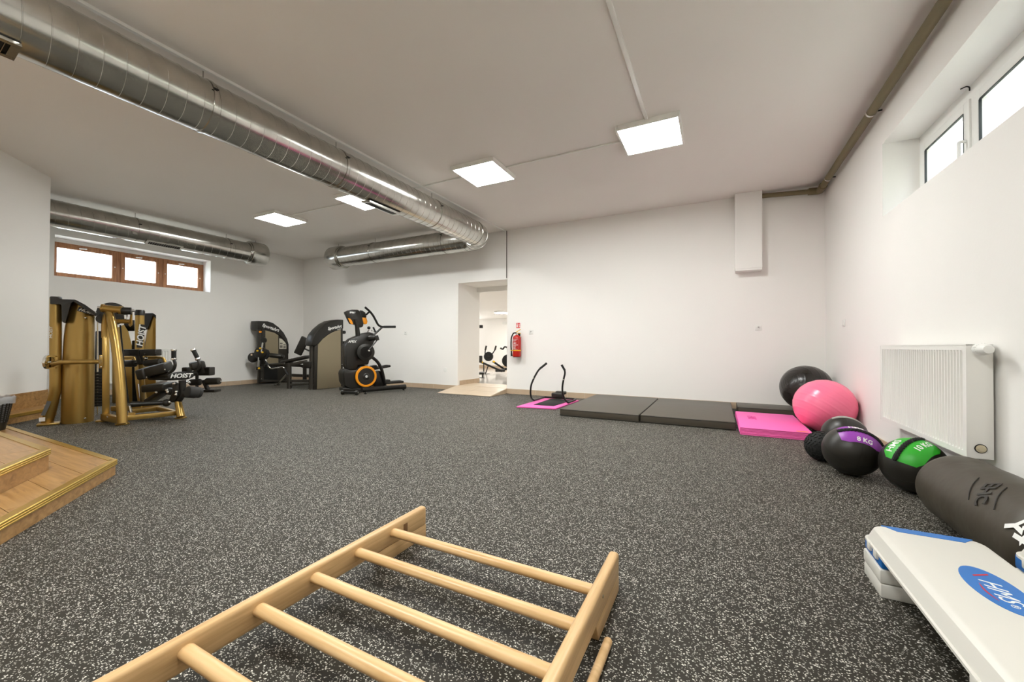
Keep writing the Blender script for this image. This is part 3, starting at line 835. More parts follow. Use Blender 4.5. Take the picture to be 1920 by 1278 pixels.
obj('drain_plug', MB().lathe((1.235, 3.004, .372), (0, -1, 0), [(0, .020), (.006, .020), (.008, .014), (.012, .012)], 20), mat('plug_beige', rgb(200, 188, 158), .4), rad)
obj('plug_ring', MB().lathe((1.235, 3.0045, .372), (0, -1, 0), [(0, .024), (.003, .024)], 20), M_dark, rad)
for zz in (.80, .43):
    obj('wall_bracket', MB().tube([(1.27, 3.06, zz), (XR - .001, 3.06, zz)], .012, 10), M_white, rad)
obj('wall_bracket', MB().box(1.28, XR - .001, 4.1, 4.14, .36, .88), M_white, rad)
obj('wall_bracket', MB().box(1.28, XR - .001, 3.15, 3.19, .30, .88), M_dark, rad)
rad2, _ = radiator('white radiator on the left wall behind the gold machines', lambda a, o: (XL + .12 + o, a), 'Y', 2.55, 3.86, .20, .80, .10, True, 28)
obj('valve', MB().tube([(XL + .08, 3.86, .77), (XL + .08, 3.92, .77), (XL + .08, 3.97, .77)], .014, 10), M_whiteplastic, rad2)
rad3, _ = radiator('white radiator on the back wall behind the dark weight machines', lambda a, o: (a, YB - .12 - o), 'X', -8.60, -7.45, .20, .80, .10, True, 24)

# ------------------------------------------------------------------ wall plates, sign, extinguisher
def plate(x, z, label, kind):
    t = thing('wall_socket' if kind == 's' else 'light_switch', label, 'socket' if kind == 's' else 'switch', (x, YB, z))
    obj('plate', MB().box(x - .041, x + .041, YB - .010, YB - .0005, z - .041, z + .041, .004), M_whiteplastic, t)
    if kind == 's':
        obj('well', MB().lathe((x, YB - .0095, z), (0, -1, 0), [(0, .021), (.002, .021), (.002, .018), (.0005, .016)], 20), M_whiteplastic, t)
        obj('pin', MB().lathe((x, YB - .010, z + .008), (0, -1, 0), [(0, .006), (.006, .005)], 10), M_dark, t)
    else:
        obj('rocker', MB().box(x - .028, x + .028, YB - .014, YB - .009, z - .028, z + .028, .002), M_whiteplastic, t)
    return t
plate(-3.049, 1.16, 'white wall socket beside the fire extinguisher', 's')
plate(.53, 1.18, 'white wall socket below the boxed casing', 's')
plate(-6.06, 1.171, 'white wall socket right of the stair climber', 's')
cv = obj('cover_cap', MB().lathe((-4.99, YB - .0005, .40), (0, -1, 0), [(0, .05), (.004, .048), (.007, .03)], 24), M_whiteplastic); tag(cv, 'round white cover cap low on the wall left of the doorway', 'cover cap')
sw = thing('light_switch', 'white switch plate on the right wall near the corner', 'switch', (XR, 5.82, 1.185))
obj('plate', MB().box(XR - .010, XR - .0005, 5.775, 5.86, 1.145, 1.226, .004), M_whiteplastic, sw)
obj('rocker', MB().box(XR - .014, XR - .009, 5.79, 5.845, 1.158, 1.213, .002), M_whiteplastic, sw)

sx, sz = -3.316, 1.285
sg = thing('extinguisher_sign', 'small red fire extinguisher sign on the back wall', 'sign', (sx, YB, sz))
obj('board', MB().box(sx - .04, sx + .04, YB - .004, YB - .0005, sz - .048, sz + .048), mat('sign_red', rgb(214, 28, 26), .5), sg)
icon = MB()
fy = YB - .0055
def flat(pts): return [(sx + a, fy, sz + b) for a, b in pts]
icon.prism(flat([(-.030, -.034), (-.008, -.034), (-.008, .012), (-.030, .012)]), (0, .0012, 0))
icon.prism(flat([(-.024, .016), (-.014, .016), (-.010, .034), (-.028, .034)]), (0, .0012, 0))
icon.prism(flat([(.012, -.034), (.030, -.034), (.032, -.012), (.024, .004), (.030, .02), (.020, .036), (.010, .014), (.016, -.008)]), (0, .0012, 0))
obj('pictogram', icon, M_printwhite, sg)

ex = thing('fire_extinguisher', 'red fire extinguisher with black hose hung on the back wall', 'fire extinguisher', (-3.30, YB - .08, .69))
ec = Vector((-3.302, YB - .082, .705))
obj('cylinder', MB().lathe(ec, (0, 0, 1), [(0, .064), (.0, .072), (.015, .078), (.335, .078), (.365, .070), (.385, .050), (.392, .028), (.40, .024)], 36), M_red, ex)
obj('foot_ring', MB().lathe(ec - Vector((0, 0, .012)), (0, 0, 1), [(0, .064), (0, .067), (.014, .072), (.014, .067)], 30), M_black, ex)
vb = obj('valve', MB().lathe(ec + Vector((0, 0, .395)), (0, 0, 1), [(0, .022), (.02, .022), (.025, .016), (.055, .016)], 16), M_chrome, ex)
obj('handle', MB().beam(ec + Vector((-.02, 0, .438)), ec + Vector((.085, -.01, .430)), .018, .010, bev=.003), M_yellow, vb)
obj('lever', MB().beam(ec + Vector((-.02, 0, .448)), ec + Vector((.078, -.01, .50)), .018, .010, bev=.003), M_yellow, vb)
obj('hose', MB().tube([ec + Vector((-.015, 0, .438)), ec + Vector((-.06, -.02, .438)), ec + Vector((-.100, -.03, .36)), ec + Vector((-.104, -.04, .22)), ec + Vector((-.092, -.04, .06))], .012, 10, .07), M_blackmatte, ex)
obj('nozzle', MB().tube([ec + Vector((-.092, -.04, .065)), ec + Vector((-.088, -.04, .005))], [.014, .018], 10), M_black, ex)
obj('strap', MB().lathe(ec + Vector((0, 0, .105)), (0, 0, 1), [(0, .0785), (0, .0797), (.016, .0797), (.016, .0785)], 36), M_yellow, ex)
obj('strap_loop', MB().tube([ec + Vector((-.075, -.03, .113)), ec + Vector((-.110, -.04, .113)), ec + Vector((-.095, -.058, .113)), ec + Vector((-.06, -.055, .113))], .006, 8, .02), M_yellow, ex)
def onc(a_, z, dr=.0): return ec + Vector((math.sin(a_) * (.0785 + dr), -math.cos(a_) * (.0785 + dr), z))
def lab_quad(a0, a1, z0, z1, dr=.0, n=8):
    vs = []; fs = []
    for i in range(n + 1):
        a_ = a0 + (a1 - a0) * i / n; vs += [onc(a_, z0, dr), onc(a_, z1, dr)]
    for i in range(n): fs.append((2 * i, 2 * i + 2, 2 * i + 3, 2 * i + 1))
    return vs, fs
fm = MB()
for (a0, a1, z0, z1) in ((-.95, .75, .318, .322), (-.95, .75, .128, .132), (-.95, -.93, .128, .322), (.73, .75, .128, .322), (-.95, .75, .208, .220)):
    fm.add(*lab_quad(a0, a1, z0, z1, .0008))
for z in (.302, .292, .282, .196, .184, .172, .16, .148, .14): fm.add(*lab_quad(-.8, .55 - (z * 37 % .5), z, z + .0045, .0008))
obj('label_print', fm, mat('label_white', rgb(225, 205, 200), .5), ex)
tv, tf = text_verts('ABC', .034, 0, .001)
obj('label_lettering', MB().add([onc(-.1 + v.x / .0785, .246 + v.y, .001) for v in tv], tf), M_printwhite, ex)
obj('wall_hook', MB().box(ec.x - .03, ec.x + .03, YB - .03, YB - .0005, ec.z + .37, ec.z + .43, .003), M_dark, ex)

# ================================================================== FLOOR EQUIPMENT
# ------------------------------------------------------------------ wall bars lying on the floor
wb = thing('wall_bars', 'beech wall bars ladder lying on the rubber floor', 'wall bars', (-.79, .25, 0))
YE, YN = 1.502, -1.02
for xa, xb, side in ((-1.255, -1.219, 'L'), (-.357, -.321, 'R')):
    rail = obj('side_rail', MB().box(-.0, YE - YN, xa, xb, .055, .143, .012, 4, Matrix(((0, 1, 0, 0), (-1, 0, 0, YE), (0, 0, 1, 0), (0, 0, 0, 1)))), M_beech_y, wb)
    rail.rotation_euler = (0, 0, 0)
    for (ya, yb2) in ((1.218, YE - .002), (YN + .002, YN + .285)):
        poly = [(xa + .001, ya - .028, .060), (xa + .001, ya, .0), (xa + .001, yb2, .0), (xa + .001, yb2, .060)] if ya > 0 else [(xa + .001, ya, .06), (xa + .001, ya, 0), (xa + .001, yb2, 0), (xa + .001, yb2 + .028, .06)]
        obj('foot_block', MB().prism(poly, (.034, 0, 0)), M_beech_y, rail, bevel=.003)
    xs = xb + .0005 if side == 'L' else xb
    if side == 'L':
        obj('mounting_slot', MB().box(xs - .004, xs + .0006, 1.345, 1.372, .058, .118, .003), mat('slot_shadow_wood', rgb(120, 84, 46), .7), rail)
    else:
        obj('bolt', MB().lathe((xb, 1.262, .112), (1, 0, 0), [(0, .006), (.002, .005)], 12), M_steel, rail)
rung0 = None
for i in range(13):
    y = 1.285 - .1855 * i
    if rung0 is None:
        # oval section rung with the grain along its length
        rung0 = obj('rung', MB().tube([(-1.225, y, .108), (-.352, y, .108)], .0165, 20, ry=.0205), M_dowel, wb)
        rloc = rung0.location.copy()
    else:
        o = rung0.copy(); C.objects.link(o); o.parent = wb; o.location = rloc + Vector((0, -.1855 * i, 0)); o.rotation_euler = (PI * (i % 2), 0, 0)
st = obj('wooden_dowel', MB().cyl((-.292, 1.215, .0135), (-.30, .58, .0135), .013, 16, .003), M_dowel)
tag(st, 'loose round wooden dowel beside the wall bars', 'dowel')

# ------------------------------------------------------------------ aerobic steps
def aerobic_step(x0, x1, y0, y1, label, logo, lift=0.0):
    t = thing('aerobic_step', label, 'aerobic step', ((x0 + x1) / 2, (y0 + y1) / 2, 0))
    zt_, zb = .207 + lift, .145 + lift
    # deck: lofted rounded rectangle, flaring downwards, hollow underneath is closed off by a flat sheet
    def rr(inset, z, r=.05):
        pts = []
        for cx_, cy_, a0 in ((x1 - inset - r, y1 - inset - r, 0), (x0 + inset + r, y1 - inset - r, PI / 2), (x0 + inset + r, y0 + inset + r, PI), (x1 - inset - r, y0 + inset + r, 1.5 * PI)):
            for k in range(7):
                a_ = a0 + PI / 2 * k / 6; pts.append(Vector((cx_ + r * math.cos(a_), cy_ + r * math.sin(a_), z)))
        return pts
    deck = obj('deck', MB().rings([rr(.006, zb), rr(0.0, zb), rr(0.0, zb + .008), rr(.006, zb + .010), rr(.016, zt_ - .022), rr(.021, zt_ - .010), rr(.030, zt_ - .003), rr(.042, zt_)], True), M_stepwhite, t, sharp=28)
    for ye, s_ in ((y1, -1), (y0, 1)):
        a, b = sorted((ye + s_ * .040, ye + s_ * .082))
        q = [(x0 + .050, b), (x1 - .050, b), (x1 - .085, a), (x0 + .085, a)] if s_ < 0 else [(x0 + .085, b), (x1 - .085, b), (x1 - .050, a), (x0 + .050, a)]
        top = [Vector((x, y, zt_ + .0012)) for x, y in q]; bot = [v - Vector((0, 0, .006)) for v in top]
        obj('blue_insert', MB().rings([bot, top]), M_stepblue, deck)
    # tread micro ribs
    for yc, s_ in ((y1 - .105, 1), (y0 + .105, -1)):
        r_ = thing_part = MB()
        if lift: obj('riser', MB().box(x0 + .004, x1 - .004, yc - .092, yc + .092, .1005, .1005 + lift - .001, .006), M_stepwhite, t)
        blk = MB().box(x0 + .002, x1 - .002, yc - .092, yc + .092, .052, .100, .006)
        low = MB().box(x0 + .004, x1 - .004, yc - .092, yc + .092, .0, .0505, .006)
        obj('riser', low, M_stepwhite, t); obj('riser', blk, M_stepwhite, t)
        obj('blue_riser', MB().box(x0 + .006, x1 - .006, yc - .09, yc + .09, .101 + lift, .150 + lift, .008), M_stepblue, t)
        for k in range(2):
            yy = yc + (-.05 + .07 * k) * s_
            obj('lug', MB().box(x0 - .003, x0 + .02, yy - .016, yy + .016, .122 + lift, .156 + lift, .006), M_stepwhite, t)
    if logo:
        cx_, cy_ = (x0 + x1) / 2 + .018, 1.668
        ell = [(cx_ + .058 * math.sin(2 * PI * k / 40), cy_ + .135 * math.cos(2 * PI * k / 40), zt_ + .0002) for k in range(40)]
        bd = obj('badge', MB().prism(ell, (0, 0, .0012)), M_stepblue, deck)
        ex_, ey_ = Vector((0, -1, 0)), Vector((1, 0, 0))
        base = Vector((cx_, cy_, zt_ + .0014))
        text('badge_lettering', 'HMS', .062, base + ex_ * .012, ex_, ey_, M_printwhite, deck, shear=.35, bold=.0, lift=.0002, thick=.0006)
        text('badge_mark', '®', .024, base + ex_ * .092 + ey_ * -.004, ex_, ey_, M_printwhite, deck, lift=.0002, thick=.0006)
        M_redp = mat('red_print', rgb(190, 40, 60), .5)
        obj('badge_stroke', MB().prism([base + ex_ * a + ey_ * b for a, b in ((-.095, .022), (-.087, .022), (-.062, -.020), (-.070, -.020))], (0, 0, .0008)), M_redp, deck)
        sw_ = [(-.02 + .012 * k, -.026 - .004 * math.sin(k / 8 * PI)) for k in range(9)]
        sw2 = [(a, b - .004 * math.sin(k / 8 * PI) - .0006) for k, (a, b) in enumerate(sw_)]
        obj('badge_swoosh', MB().prism([base + ex_ * a + ey_ * b for a, b in sw_ + sw2[::-1]], (0, 0, .0008)), M_redp, deck)
    return t
aerobic_step(.520, .872, 1.145, 2.095, 'white aerobic step with blue end strip and oval badge', True)
aerobic_step(.902, 1.250, 1.10, 2.035, 'second white aerobic step at the right photo edge', False, .05)

# ------------------------------------------------------------------ punch bag lying by the wall
bgx, bgr, bgy1, bgy0 = 1.108, .178, 2.93, 2.07
bag = thing('punch_bag', 'black leatherette punch bag lying along the right wall', 'punch bag', (bgx, 2.5, 0))
prof = [(0, .02), (.0, .09), (.008, .128), (.026, .158), (.055, .172)]
L_ = bgy1 - bgy0
for k in range(1, 24):
    q = k / 24; prof.append((.055 + (L_ - .11) * q, bgr - .003 + .0012 * math.sin(k * .9)))
prof += [(L_ - .055, .172), (L_ - .026, .158), (L_ - .008, .128), (L_, .09), (L_, .02)]
obj('bag_body', MB().lathe((bgx, bgy1, bgr), (0, -1, 0), prof, 56), M_bag, bag, sharp=60)
def bag_hit(u, v):
    q = ray(u, v); o = Vector((0, 0, CAMZ)); ox, oz = o.x - bgx, o.z - bgr; dx, dz = q.x, q.z
    A_, B_, C_ = dx * dx + dz * dz, 2 * (ox * dx + oz * dz), ox * ox + oz * oz - bgr * bgr
    D_ = max(0, B_ * B_ - 4 * A_ * C_); t = (-B_ - math.sqrt(D_)) / (2 * A_); p = o + q * t
    return math.atan2(p.z - bgr, -(p.x - bgx)), p.y      # angle above horizontal on the room side
def bag_text(name, body, size, u, v, m_, bold=0.0, shear=0.0, rot=0.0, thick=.002, spacing=1.0):
    a0, yc = bag_hit(u, v)
    vs_, fs_ = text_verts(body, size, shear, bold, thick / 2, spacing)
    out = []
    for q in vs_:
        x = q.x * math.cos(rot) - q.y * math.sin(rot); y = q.x * math.sin(rot) + q.y * math.cos(rot)
        a_ = a0 - x / bgr; r_ = bgr + .0005 + q.z + thick / 2
        out.append(Vector((bgx - r_ * math.cos(a_), yc - y, bgr + r_ * math.sin(a_))))
    return obj(name, MB().add(out, fs_), m_, bag)
M_emb = mat('bag_emboss', rgb(44, 40, 35), .55)
bag_text('embossed_logo', 'EHC', .075, 1846, 922, M_emb, bold=.002, thick=.0015, spacing=.95, rot=.65)
for uu, vv in ((1822, 912), (1872, 930)):
    a0, yc = bag_hit(uu, vv); pts = []
    for k in range(13):
        a_ = a0 + .30 - .60 * k / 12; pts.append(Vector((bgx - (bgr - .001) * math.cos(a_), yc + .05 - .10 * k / 12 + .004 * math.sin(k / 12 * PI), bgr + (bgr - .001) * math.sin(a_))))
    obj('embossed_stroke', MB().tube(pts, .0022, 6), M_emb, bag)
bag_text('white_lettering', 'Y', .11, 1900, 985, M_printwhite, bold=.003, rot=.5, thick=.001)
bag_text('white_lettering', 'K', .11, 1932, 1000, M_printwhite, bold=.003, rot=.5, thick=.001)
obj('lettering_strip', MB().add([Vector((bgx - (bgr + .001) * math.cos(bag_hit(1913, 1010)[0] + s_ * .05), bag_hit(1913, 1010)[1] + t_ * .035, bgr + (bgr + .001) * math.sin(bag_hit(1913, 1010)[0] + s_ * .05))) for s_, t_ in ((-1, -1), (1, -1), (1, 1), (-1, 1))], [(0, 1, 2, 3)]), M_printwhite, bag)

# ------------------------------------------------------------------ balls
def swiss_ball(name, label, c, r, m_, axis):
    t = thing(name, label, 'exercise ball', (c[0], c[1], c[2] - r))
    ax = Vector(axis).normalized(); prof = []
    nv = 120
    for i in range(nv + 1):
        a_ = PI * i / nv; ridge = .0022 * max(0, math.cos(i / nv * PI * 2 * 11)) ** 6 if .12 < i / nv < .88 else 0
        prof.append((-(r + ridge) * math.cos(a_), max((r + ridge) * math.sin(a_), 1e-4)))
    b = obj('shell', MB().lathe(c, ax, prof, 64), m_, t, sharp=80)
    obj('plug', MB().lathe(Vector(c) + ax * (r - .002), ax, [(0, .02), (.003, .018), (.004, .008)], 16), m_, t)
    for k, rr_ in enumerate((.05, .075, .10)):
        h = math.sqrt(r * r - rr_ * rr_)
        obj('end_ring', MB().lathe(Vector(c) + ax * (h - .002), ax, [(0, rr_ - .003), (.003, rr_ - .001), (.003, rr_ + .001), (0, rr_ + .004)], 40), m_, t)
    return t
swiss_ball('exercise_ball', 'large black exercise ball on the mat in the corner', (1.008, 6.235, .100 + .284), .284, M_blackball, (-.62, -.62, .35))
swiss_ball('exercise_ball', 'glossy pink exercise ball against the right wall', (1.017, 5.319, .278), .278, M_pinkball, (.55, .25, .75))

def ball_frame(n1, nm, n3):
    n1, nm, n3 = Vector(n1).normalized(), Vector(nm).normalized(), Vector(n3).normalized()
    e3 = n1.cross(n3).normalized(); e1 = (nm - e3 * nm.dot(e3)).normalized(); e2 = e3.cross(e1)
    if e2.dot(n3) < 0: e2 = -e2
    s1 = math.atan2(n1.dot(e2), n1.dot(e1)); s3 = math.atan2(n3.dot(e2), n3.dot(e1))
    return e1, e2, e3, s1, s3
def medicine_ball(label, c, r, m_band, fr, low, high, txt, brand):
    """wall ball: black leatherette, coloured panel, braided lace across it.  fr=(e1,e2,e3,s1,s3)"""
    c = Vector(c); t = thing('medicine_ball', label, 'medicine ball', (c.x, c.y, 0), group=None)
    obj('shell', MB().sphere(c, r, 56, 36), M_leather, t, sharp=80)
    e1, e2, e3, s1, s3 = fr
    def S(s_, q, dr=0.0): return c + (e1 * math.cos(s_) * math.cos(q) + e2 * math.sin(s_) * math.cos(q) + e3 * math.sin(q)) * (r + dr)
    # coloured panel: strip around the lace arc, pointed towards its ends
    n, m2 = 30, 12; vs_, fs_ = [], []
    for i in range(n + 1):
        f = i / n; s_ = s1 + (s3 - s1) * f
        edge = min(1, min(f, 1 - f) / .16); wl = low * (.80 + .20 * edge); wh = high * (.6 + .4 * edge)
        for j in range(m2 + 1): vs_.append(S(s_, wl + (wh - wl) * j / m2, .0022))
    for i in range(n):
        for j in range(m2): a = i * (m2 + 1) + j; fs_.append((a, a + 1, a + m2 + 2, a + m2 + 1))
    obj('coloured_panel', MB().add(vs_, fs_), m_band, t, sharp=80)
    # braided lace
    if txt is not None:
        lc = MB()
        for ph in (0, PI):
            pts = [S(s1 + (s3 - s1) * i / 90, .05 * math.sin(i / 90 * 2 * PI * 7 + ph), .006 + .003 * math.cos(i / 90 * 2 * PI * 7 + ph)) for i in range(91)]
            lc.tube(pts, .006, 6)
        pts = [S(s1 + (s3 - s1) * i / 40, 0, .004) for i in range(41)]
        lc.tube(pts, .011, 8)
        obj('braided_lace', lc, M_blackmatte, t)
        for i in range(1, 15):
            s_ = s1 + (s3 - s1) * i / 15
            obj('lace_loop', MB().tube([S(s_, -.085, .002), S(s_, 0, .012), S(s_, .085, .002)], .0045, 6), M_blackmatte, t)
    for q in (.0, PI / 2):
        pts = [S(q, a_ * 2 * PI / 64, -.0008) for a_ in range(65)]
        obj('stitched_seam', MB().tube(pts, .0016, 5), M_black, t)
    def wrap(name, body, size, sc, qc, flip=1, bold=.001):
        v_, f_ = text_verts(body, size, 0, bold, .0006)
        out = []
        for p in v_: out.append(S(sc + flip * p.x / r, qc + flip * p.y / r * UPS, .0032 + p.z))
        obj(name, MB().add(out, f_), M_printwhite, t)
    if txt:
        wrap('weight_lettering', txt[0], txt[1], txt[2], txt[3])
        wrap('brand_lettering', brand[0], brand[1], brand[2], brand[3])
    return t
UPS = 1
def fr8():
    e = ball_frame((-.502, -.308, .808), (.259, -.464, .847), (.916, -.191, .352)); return e
f8 = fr8()
if f8[2].z * 1.0 + f8[2].y < 0: pass
# make e3 point "up the panel" (away from the viewer) for both balls
def orient(f):
    e1, e2, e3, s1, s3 = f
    if e3.y < 0: return (e1, e2, -e3, s1, s3)
    return f
f8 = orient(f8)
def sq(f, n):
    n = Vector(n).normalized(); return (math.atan2(n.dot(f[1]), n.dot(f[0])), math.asin(n.dot(f[2])))
f10 = orient(ball_frame((-.70, -.62, .25), (-.273, -.345, .898), (.284, .063, .957)))
fg = orient(ball_frame((-.52, -.02, .85), (.036, -.30, .95), (.86, -.142, .49)))
medicine_ball('black medicine ball with purple panel reading 8 KG', (.847, 3.63, .169), .169, M_purple, f8, -.62, .43, ('8 KG', .046) + sq(f8, (.264, -.748, .609)), ('HMS', .045, -.15, .27))
medicine_ball('black medicine ball with green panel reading 10 KG', (1.096, 3.385, .166), .166, M_green, f10, -.76, .55, ('10 KG', .046) + sq(f10, (.10, -.52, .85)), ('HMS', .055, -.30, .32))
medicine_ball('black medicine ball with grey panel behind the purple one', (.955, 4.285, .160), .160, M_greyv, fg, -.20, .30, None, None)
# tyre-tread slam ball
tc_ = Vector((.742, 3.955, .117)); tr_ = .117
sb = thing('slam_ball', 'small black slam ball with tyre tread beside the purple medicine ball', 'slam ball', (tc_.x, tc_.y, 0))
obj('core', MB().sphere(tc_, tr_ - .004, 40, 26), M_blackmatte, sb, sharp=80)
tread = MB()
for i in range(1, 12):
    la = -PI / 2 + PI * i / 12; n = max(6, int(26 * math.cos(la)))
    for k in range(n):
        lo = 2 * PI * (k + .5 * (i % 2)) / n
        nrm = Vector((math.cos(la) * math.cos(lo), math.cos(la) * math.sin(lo), math.sin(la)))
        ea = Vector((-math.sin(lo), math.cos(lo), 0)); nb = nrm.cross(ea)
        dirv = ea * math.cos(.7 if i % 2 else -.7) + nb * math.sin(.7 if i % 2 else -.7)
        tread.obox(tc_ + nrm * (tr_ - .003), dirv, nrm.cross(dirv), .014, .005, .0035)
obj('tread_blocks', tread, M_blackmatte, sb)['kind'] = 'stuff'

# ------------------------------------------------------------------ gym mats
def gym_mat(label, x0, x1, y0, y1, h):
    t = thing('gym_mat', label, 'gym mat', ((x0 + x1) / 2, (y0 + y1) / 2, 0))
    obj('pad', MB().box(x0, x1, y0, y1, .001, h, .010, 3), M_matblack, t)
    mb = MB()
    for z in (.010, h - .010):
        mb.tube([(x0, y0, z), (x1, y0, z), (x1, y1, z), (x0, y1, z), (x0, y0, z)], .0028, 6)
    obj('edge_piping', mb, M_blackmatte, t)
    for cx_ in (x0 + .25, x1 - .25):
        obj('velcro_flap', MB().box(cx_ - .05, cx_ + .05, y1 - .002, y1 + .004, h * .3, h * .7), M_blackmatte, t)
    return t
gym_mat('black gym mat, left of the two big ones, beside the pink-edged roller', -1.815, -.825, 4.90, 6.675, .092)
gym_mat('black gym mat next to the pink folded mats', -.812, .178, 4.93, 6.675, .092)
gym_mat('narrow black gym mat under the black ball in the corner', .250, 1.285, 6.18, 6.68, .098)

def folded_mat(label, x0, x1, y0, y1, z, top):
    t = thing('folded_mat', label, 'exercise mat', ((x0 + x1) / 2, (y0 + y1) / 2, z), group='folded pink mats stacked beside the gym mat')
    obj('lower_layer', MB().box(x0, x1, y0, y1, z + .0012, z + .011, .0042, 2), M_pink, t)
    obj('upper_layer', MB().box(x0 + .003, x1 - .002, y0 + .003, y1, z + .0142, z + .0245, .0042, 2), M_pink, t)
    obj('fold', MB().tube([(x0 + .01, y1 - .004, z + .0122), (x1 - .01, y1 - .004, z + .0122)], .0118, 12), M_pink, t)
    if top:
        zz = z + .0246
        text('embossed_lettering', 'HMS', .12, (x0 + .15, y0 + .72, zz), (0, -1, 0), (1, 0, 0), mat('pink_emboss', rgb(226, 52, 142), .75), t, shear=.3, bold=.002, lift=.0, thick=.0008)
        obj('corner_label', MB().box(x1 - .13, x1 - .03, y0 + .03, y0 + .065, zz, zz + .0006), mat('label_orange', rgb(250, 130, 70), .6), t)
    return t
folded_mat('bottom folded pink exercise mat of the stack', .212, .815, 4.735, 5.90, 0.0, False)
folded_mat('middle folded pink exercise mat of the stack', .204, .808, 4.745, 5.90, .0255, False)
folded_mat('top folded pink exercise mat of the stack with embossed letters', .208, .826, 4.75, 5.91, .051, True)

# ------------------------------------------------------------------ ab roller on a pink mat
pm = [(-2.605, 5.225), (-2.035, 5.325), (-2.005, 6.32), (-2.60, 6.30)]
pk = thing('exercise_mat', 'pink exercise mat lying flat under the sit-up roller', 'exercise mat', (-2.32, 5.8, 0))
obj('pad', MB().prism([(x, y, .001) for x, y in pm], (0, 0, .019)), M_pink, pk, bevel=.006)
obj('corner_label', MB().box(-2.50, -2.42, 6.22, 6.26, .0202, .0208), bpy.data.materials['label_orange'], pk)
bm_ = [(-2.44, 5.47), (-2.13, 5.50), (-2.085, 6.24), (-2.46, 6.22)]
tag(obj('thin_mat', MB().prism([(x, y, .0205) for x, y in bm_], (0, 0, .006)), M_blackmatte, bevel=.002), 'thin black mat lying on the pink mat', 'mat')
def ab(x, y): return (960 + x * .0939, 660 + y * .0939)
ar = thing('sit_up_roller', 'black tube sit-up roller standing on the pink mat', 'exercise roller', (-2.3, 6.0, .02))
zf = .036
def fl_(x, y): return onplane(*ab(x, y), 2, zf)
dl = fl_(440, 960).dot(FW); dr = fl_(1110, 1008).dot(FW)
Lp = [at(*ab(*q), dl + .02) for q in ((695, 218), (530, 350), (440, 510), (378, 660), (366, 830), (395, 930))] + [fl_(440, 962), fl_(620, 900)]
Rp = [at(*ab(*q), dr + .02) for q in ((990, 252), (1068, 385), (1030, 540), (1003, 690), (1010, 830), (1055, 945))] + [fl_(1112, 1008), fl_(1275, 945)]
bk1, bk2 = fl_(655, 892), fl_(1240, 932)
obj('side_tube', MB().tube(Lp + [bk1], .0145, 12, .05), M_blackmetal, ar)
obj('side_tube', MB().tube(Rp + [bk2], .0145, 12, .05), M_blackmetal, ar)
obj('cross_tube', MB().tube([bk1, bk2], .0145, 12), M_blackmetal, ar)
for P_ in (Lp, Rp):
    obj('foam_grip', MB().tube([P_[0], P_[1] * .85 + P_[0] * .15], .017, 12), M_blackmatte, ar)
    obj('joint_ring', MB().tube([P_[2], P_[2] * .9 + P_[3] * .1], .0165, 12), M_chrome, ar)
hc = bk1.lerp(bk2, .48)
hr = obj('head_rest', MB().obox(hc + Vector((0, -.03, .045)), bk2 - bk1, FW, .095, .07, .045, .02, 3), M_vinyl, ar)
obj('head_pillow', MB().obox(hc + Vector((.03, .03, .085)), bk2 - bk1, FW, .085, .05, .025, .015, 3), M_char, ar)

# ================================================================== GOLD WEIGHT MACHINES (left)
def hx(x, y): return (60 + x * .2347, 520 + y * .2347)
def GA(x, y, d): return at(*hx(x, y), d)
def SZ(px, d): return px * .2347 * d / F_PX      # size in metres of px crop pixels at distance d

PD = FW
def pad(name, a, b, w, th, root, m_=None, up=None, bev=.02):
    """upholstered pad between a and b, width w (depth), thickness th"""
    a = Vector(a); b = Vector(b); d = b - a
    return obj(name, MB().obox((a + b) / 2, d, PD if up is None else up, d.length / 2, w / 2, th / 2, bev, 3), m_ or M_vinyl, root)

def roller(name, a, b, r, root, m_=None):
    return obj(name, MB().cyl(a, b, r, 24, r * .25), m_ or M_vinyl, root)

def badge(root, c, ex_, ey_, w, h, body, size, shear=.25):
    ex_ = Vector(ex_).normalized(); ey_ = Vector(ey_).normalized(); ez = ex_.cross(ey_); c = Vector(c)
    ring = [c + ex_ * w * math.cos(2 * PI * k / 36) + ey_ * h * math.sin(2 * PI * k / 36) for k in range(36)]
    b = obj('badge', MB().prism(ring, ez * .012), M_black, root, bevel=.003)
    text('badge_lettering', body, size, c + ez * .013, ex_, ey_, M_printwhite, b, shear=shear, bold=size * .03, thick=.002)
    return b

# the machines are modelled square to the line of sight from the room's open side
VA = Vector((-.951, .309, 0)).normalized(); VR = Vector((.309, .951, 0)).normalized(); PD = VA
# ---- machine A: the nearer one
A_ = thing('leg_curl_machine', 'gold weight machine nearest the wooden steps, with oval badge and handles', 'weight machine', (-6.15, 2.0, 0))
d1 = 4.46
# rear upright with splayed foot
obj('rear_upright', MB().tube([GA(190, 165, d1), GA(188, 500, d1), GA(188, 890, d1), GA(165, 1000, d1), GA(118, 1168, d1)], .042, 20, .18, ry=.048), M_gold, A_)
f0 = onplane(*hx(135, 1175), 2, 0)
obj('foot_plate', MB().obox(f0 + Vector((0, 0, .012)), VR, VA, .085, .075, .011, .006), M_gold, A_)
obj('warning_label', MB().obox(GA(112, 1045, d1 - .065), GA(140, 985, d1) - GA(85, 1105, d1), VR, .085, .016, .002), mat('label_grey', rgb(120, 120, 116), .5), A_)
obj('spec_label', MB().obox(GA(80, 1133, d1 - .065), VR, UP, .022, .022, .002), M_printwhite, A_)
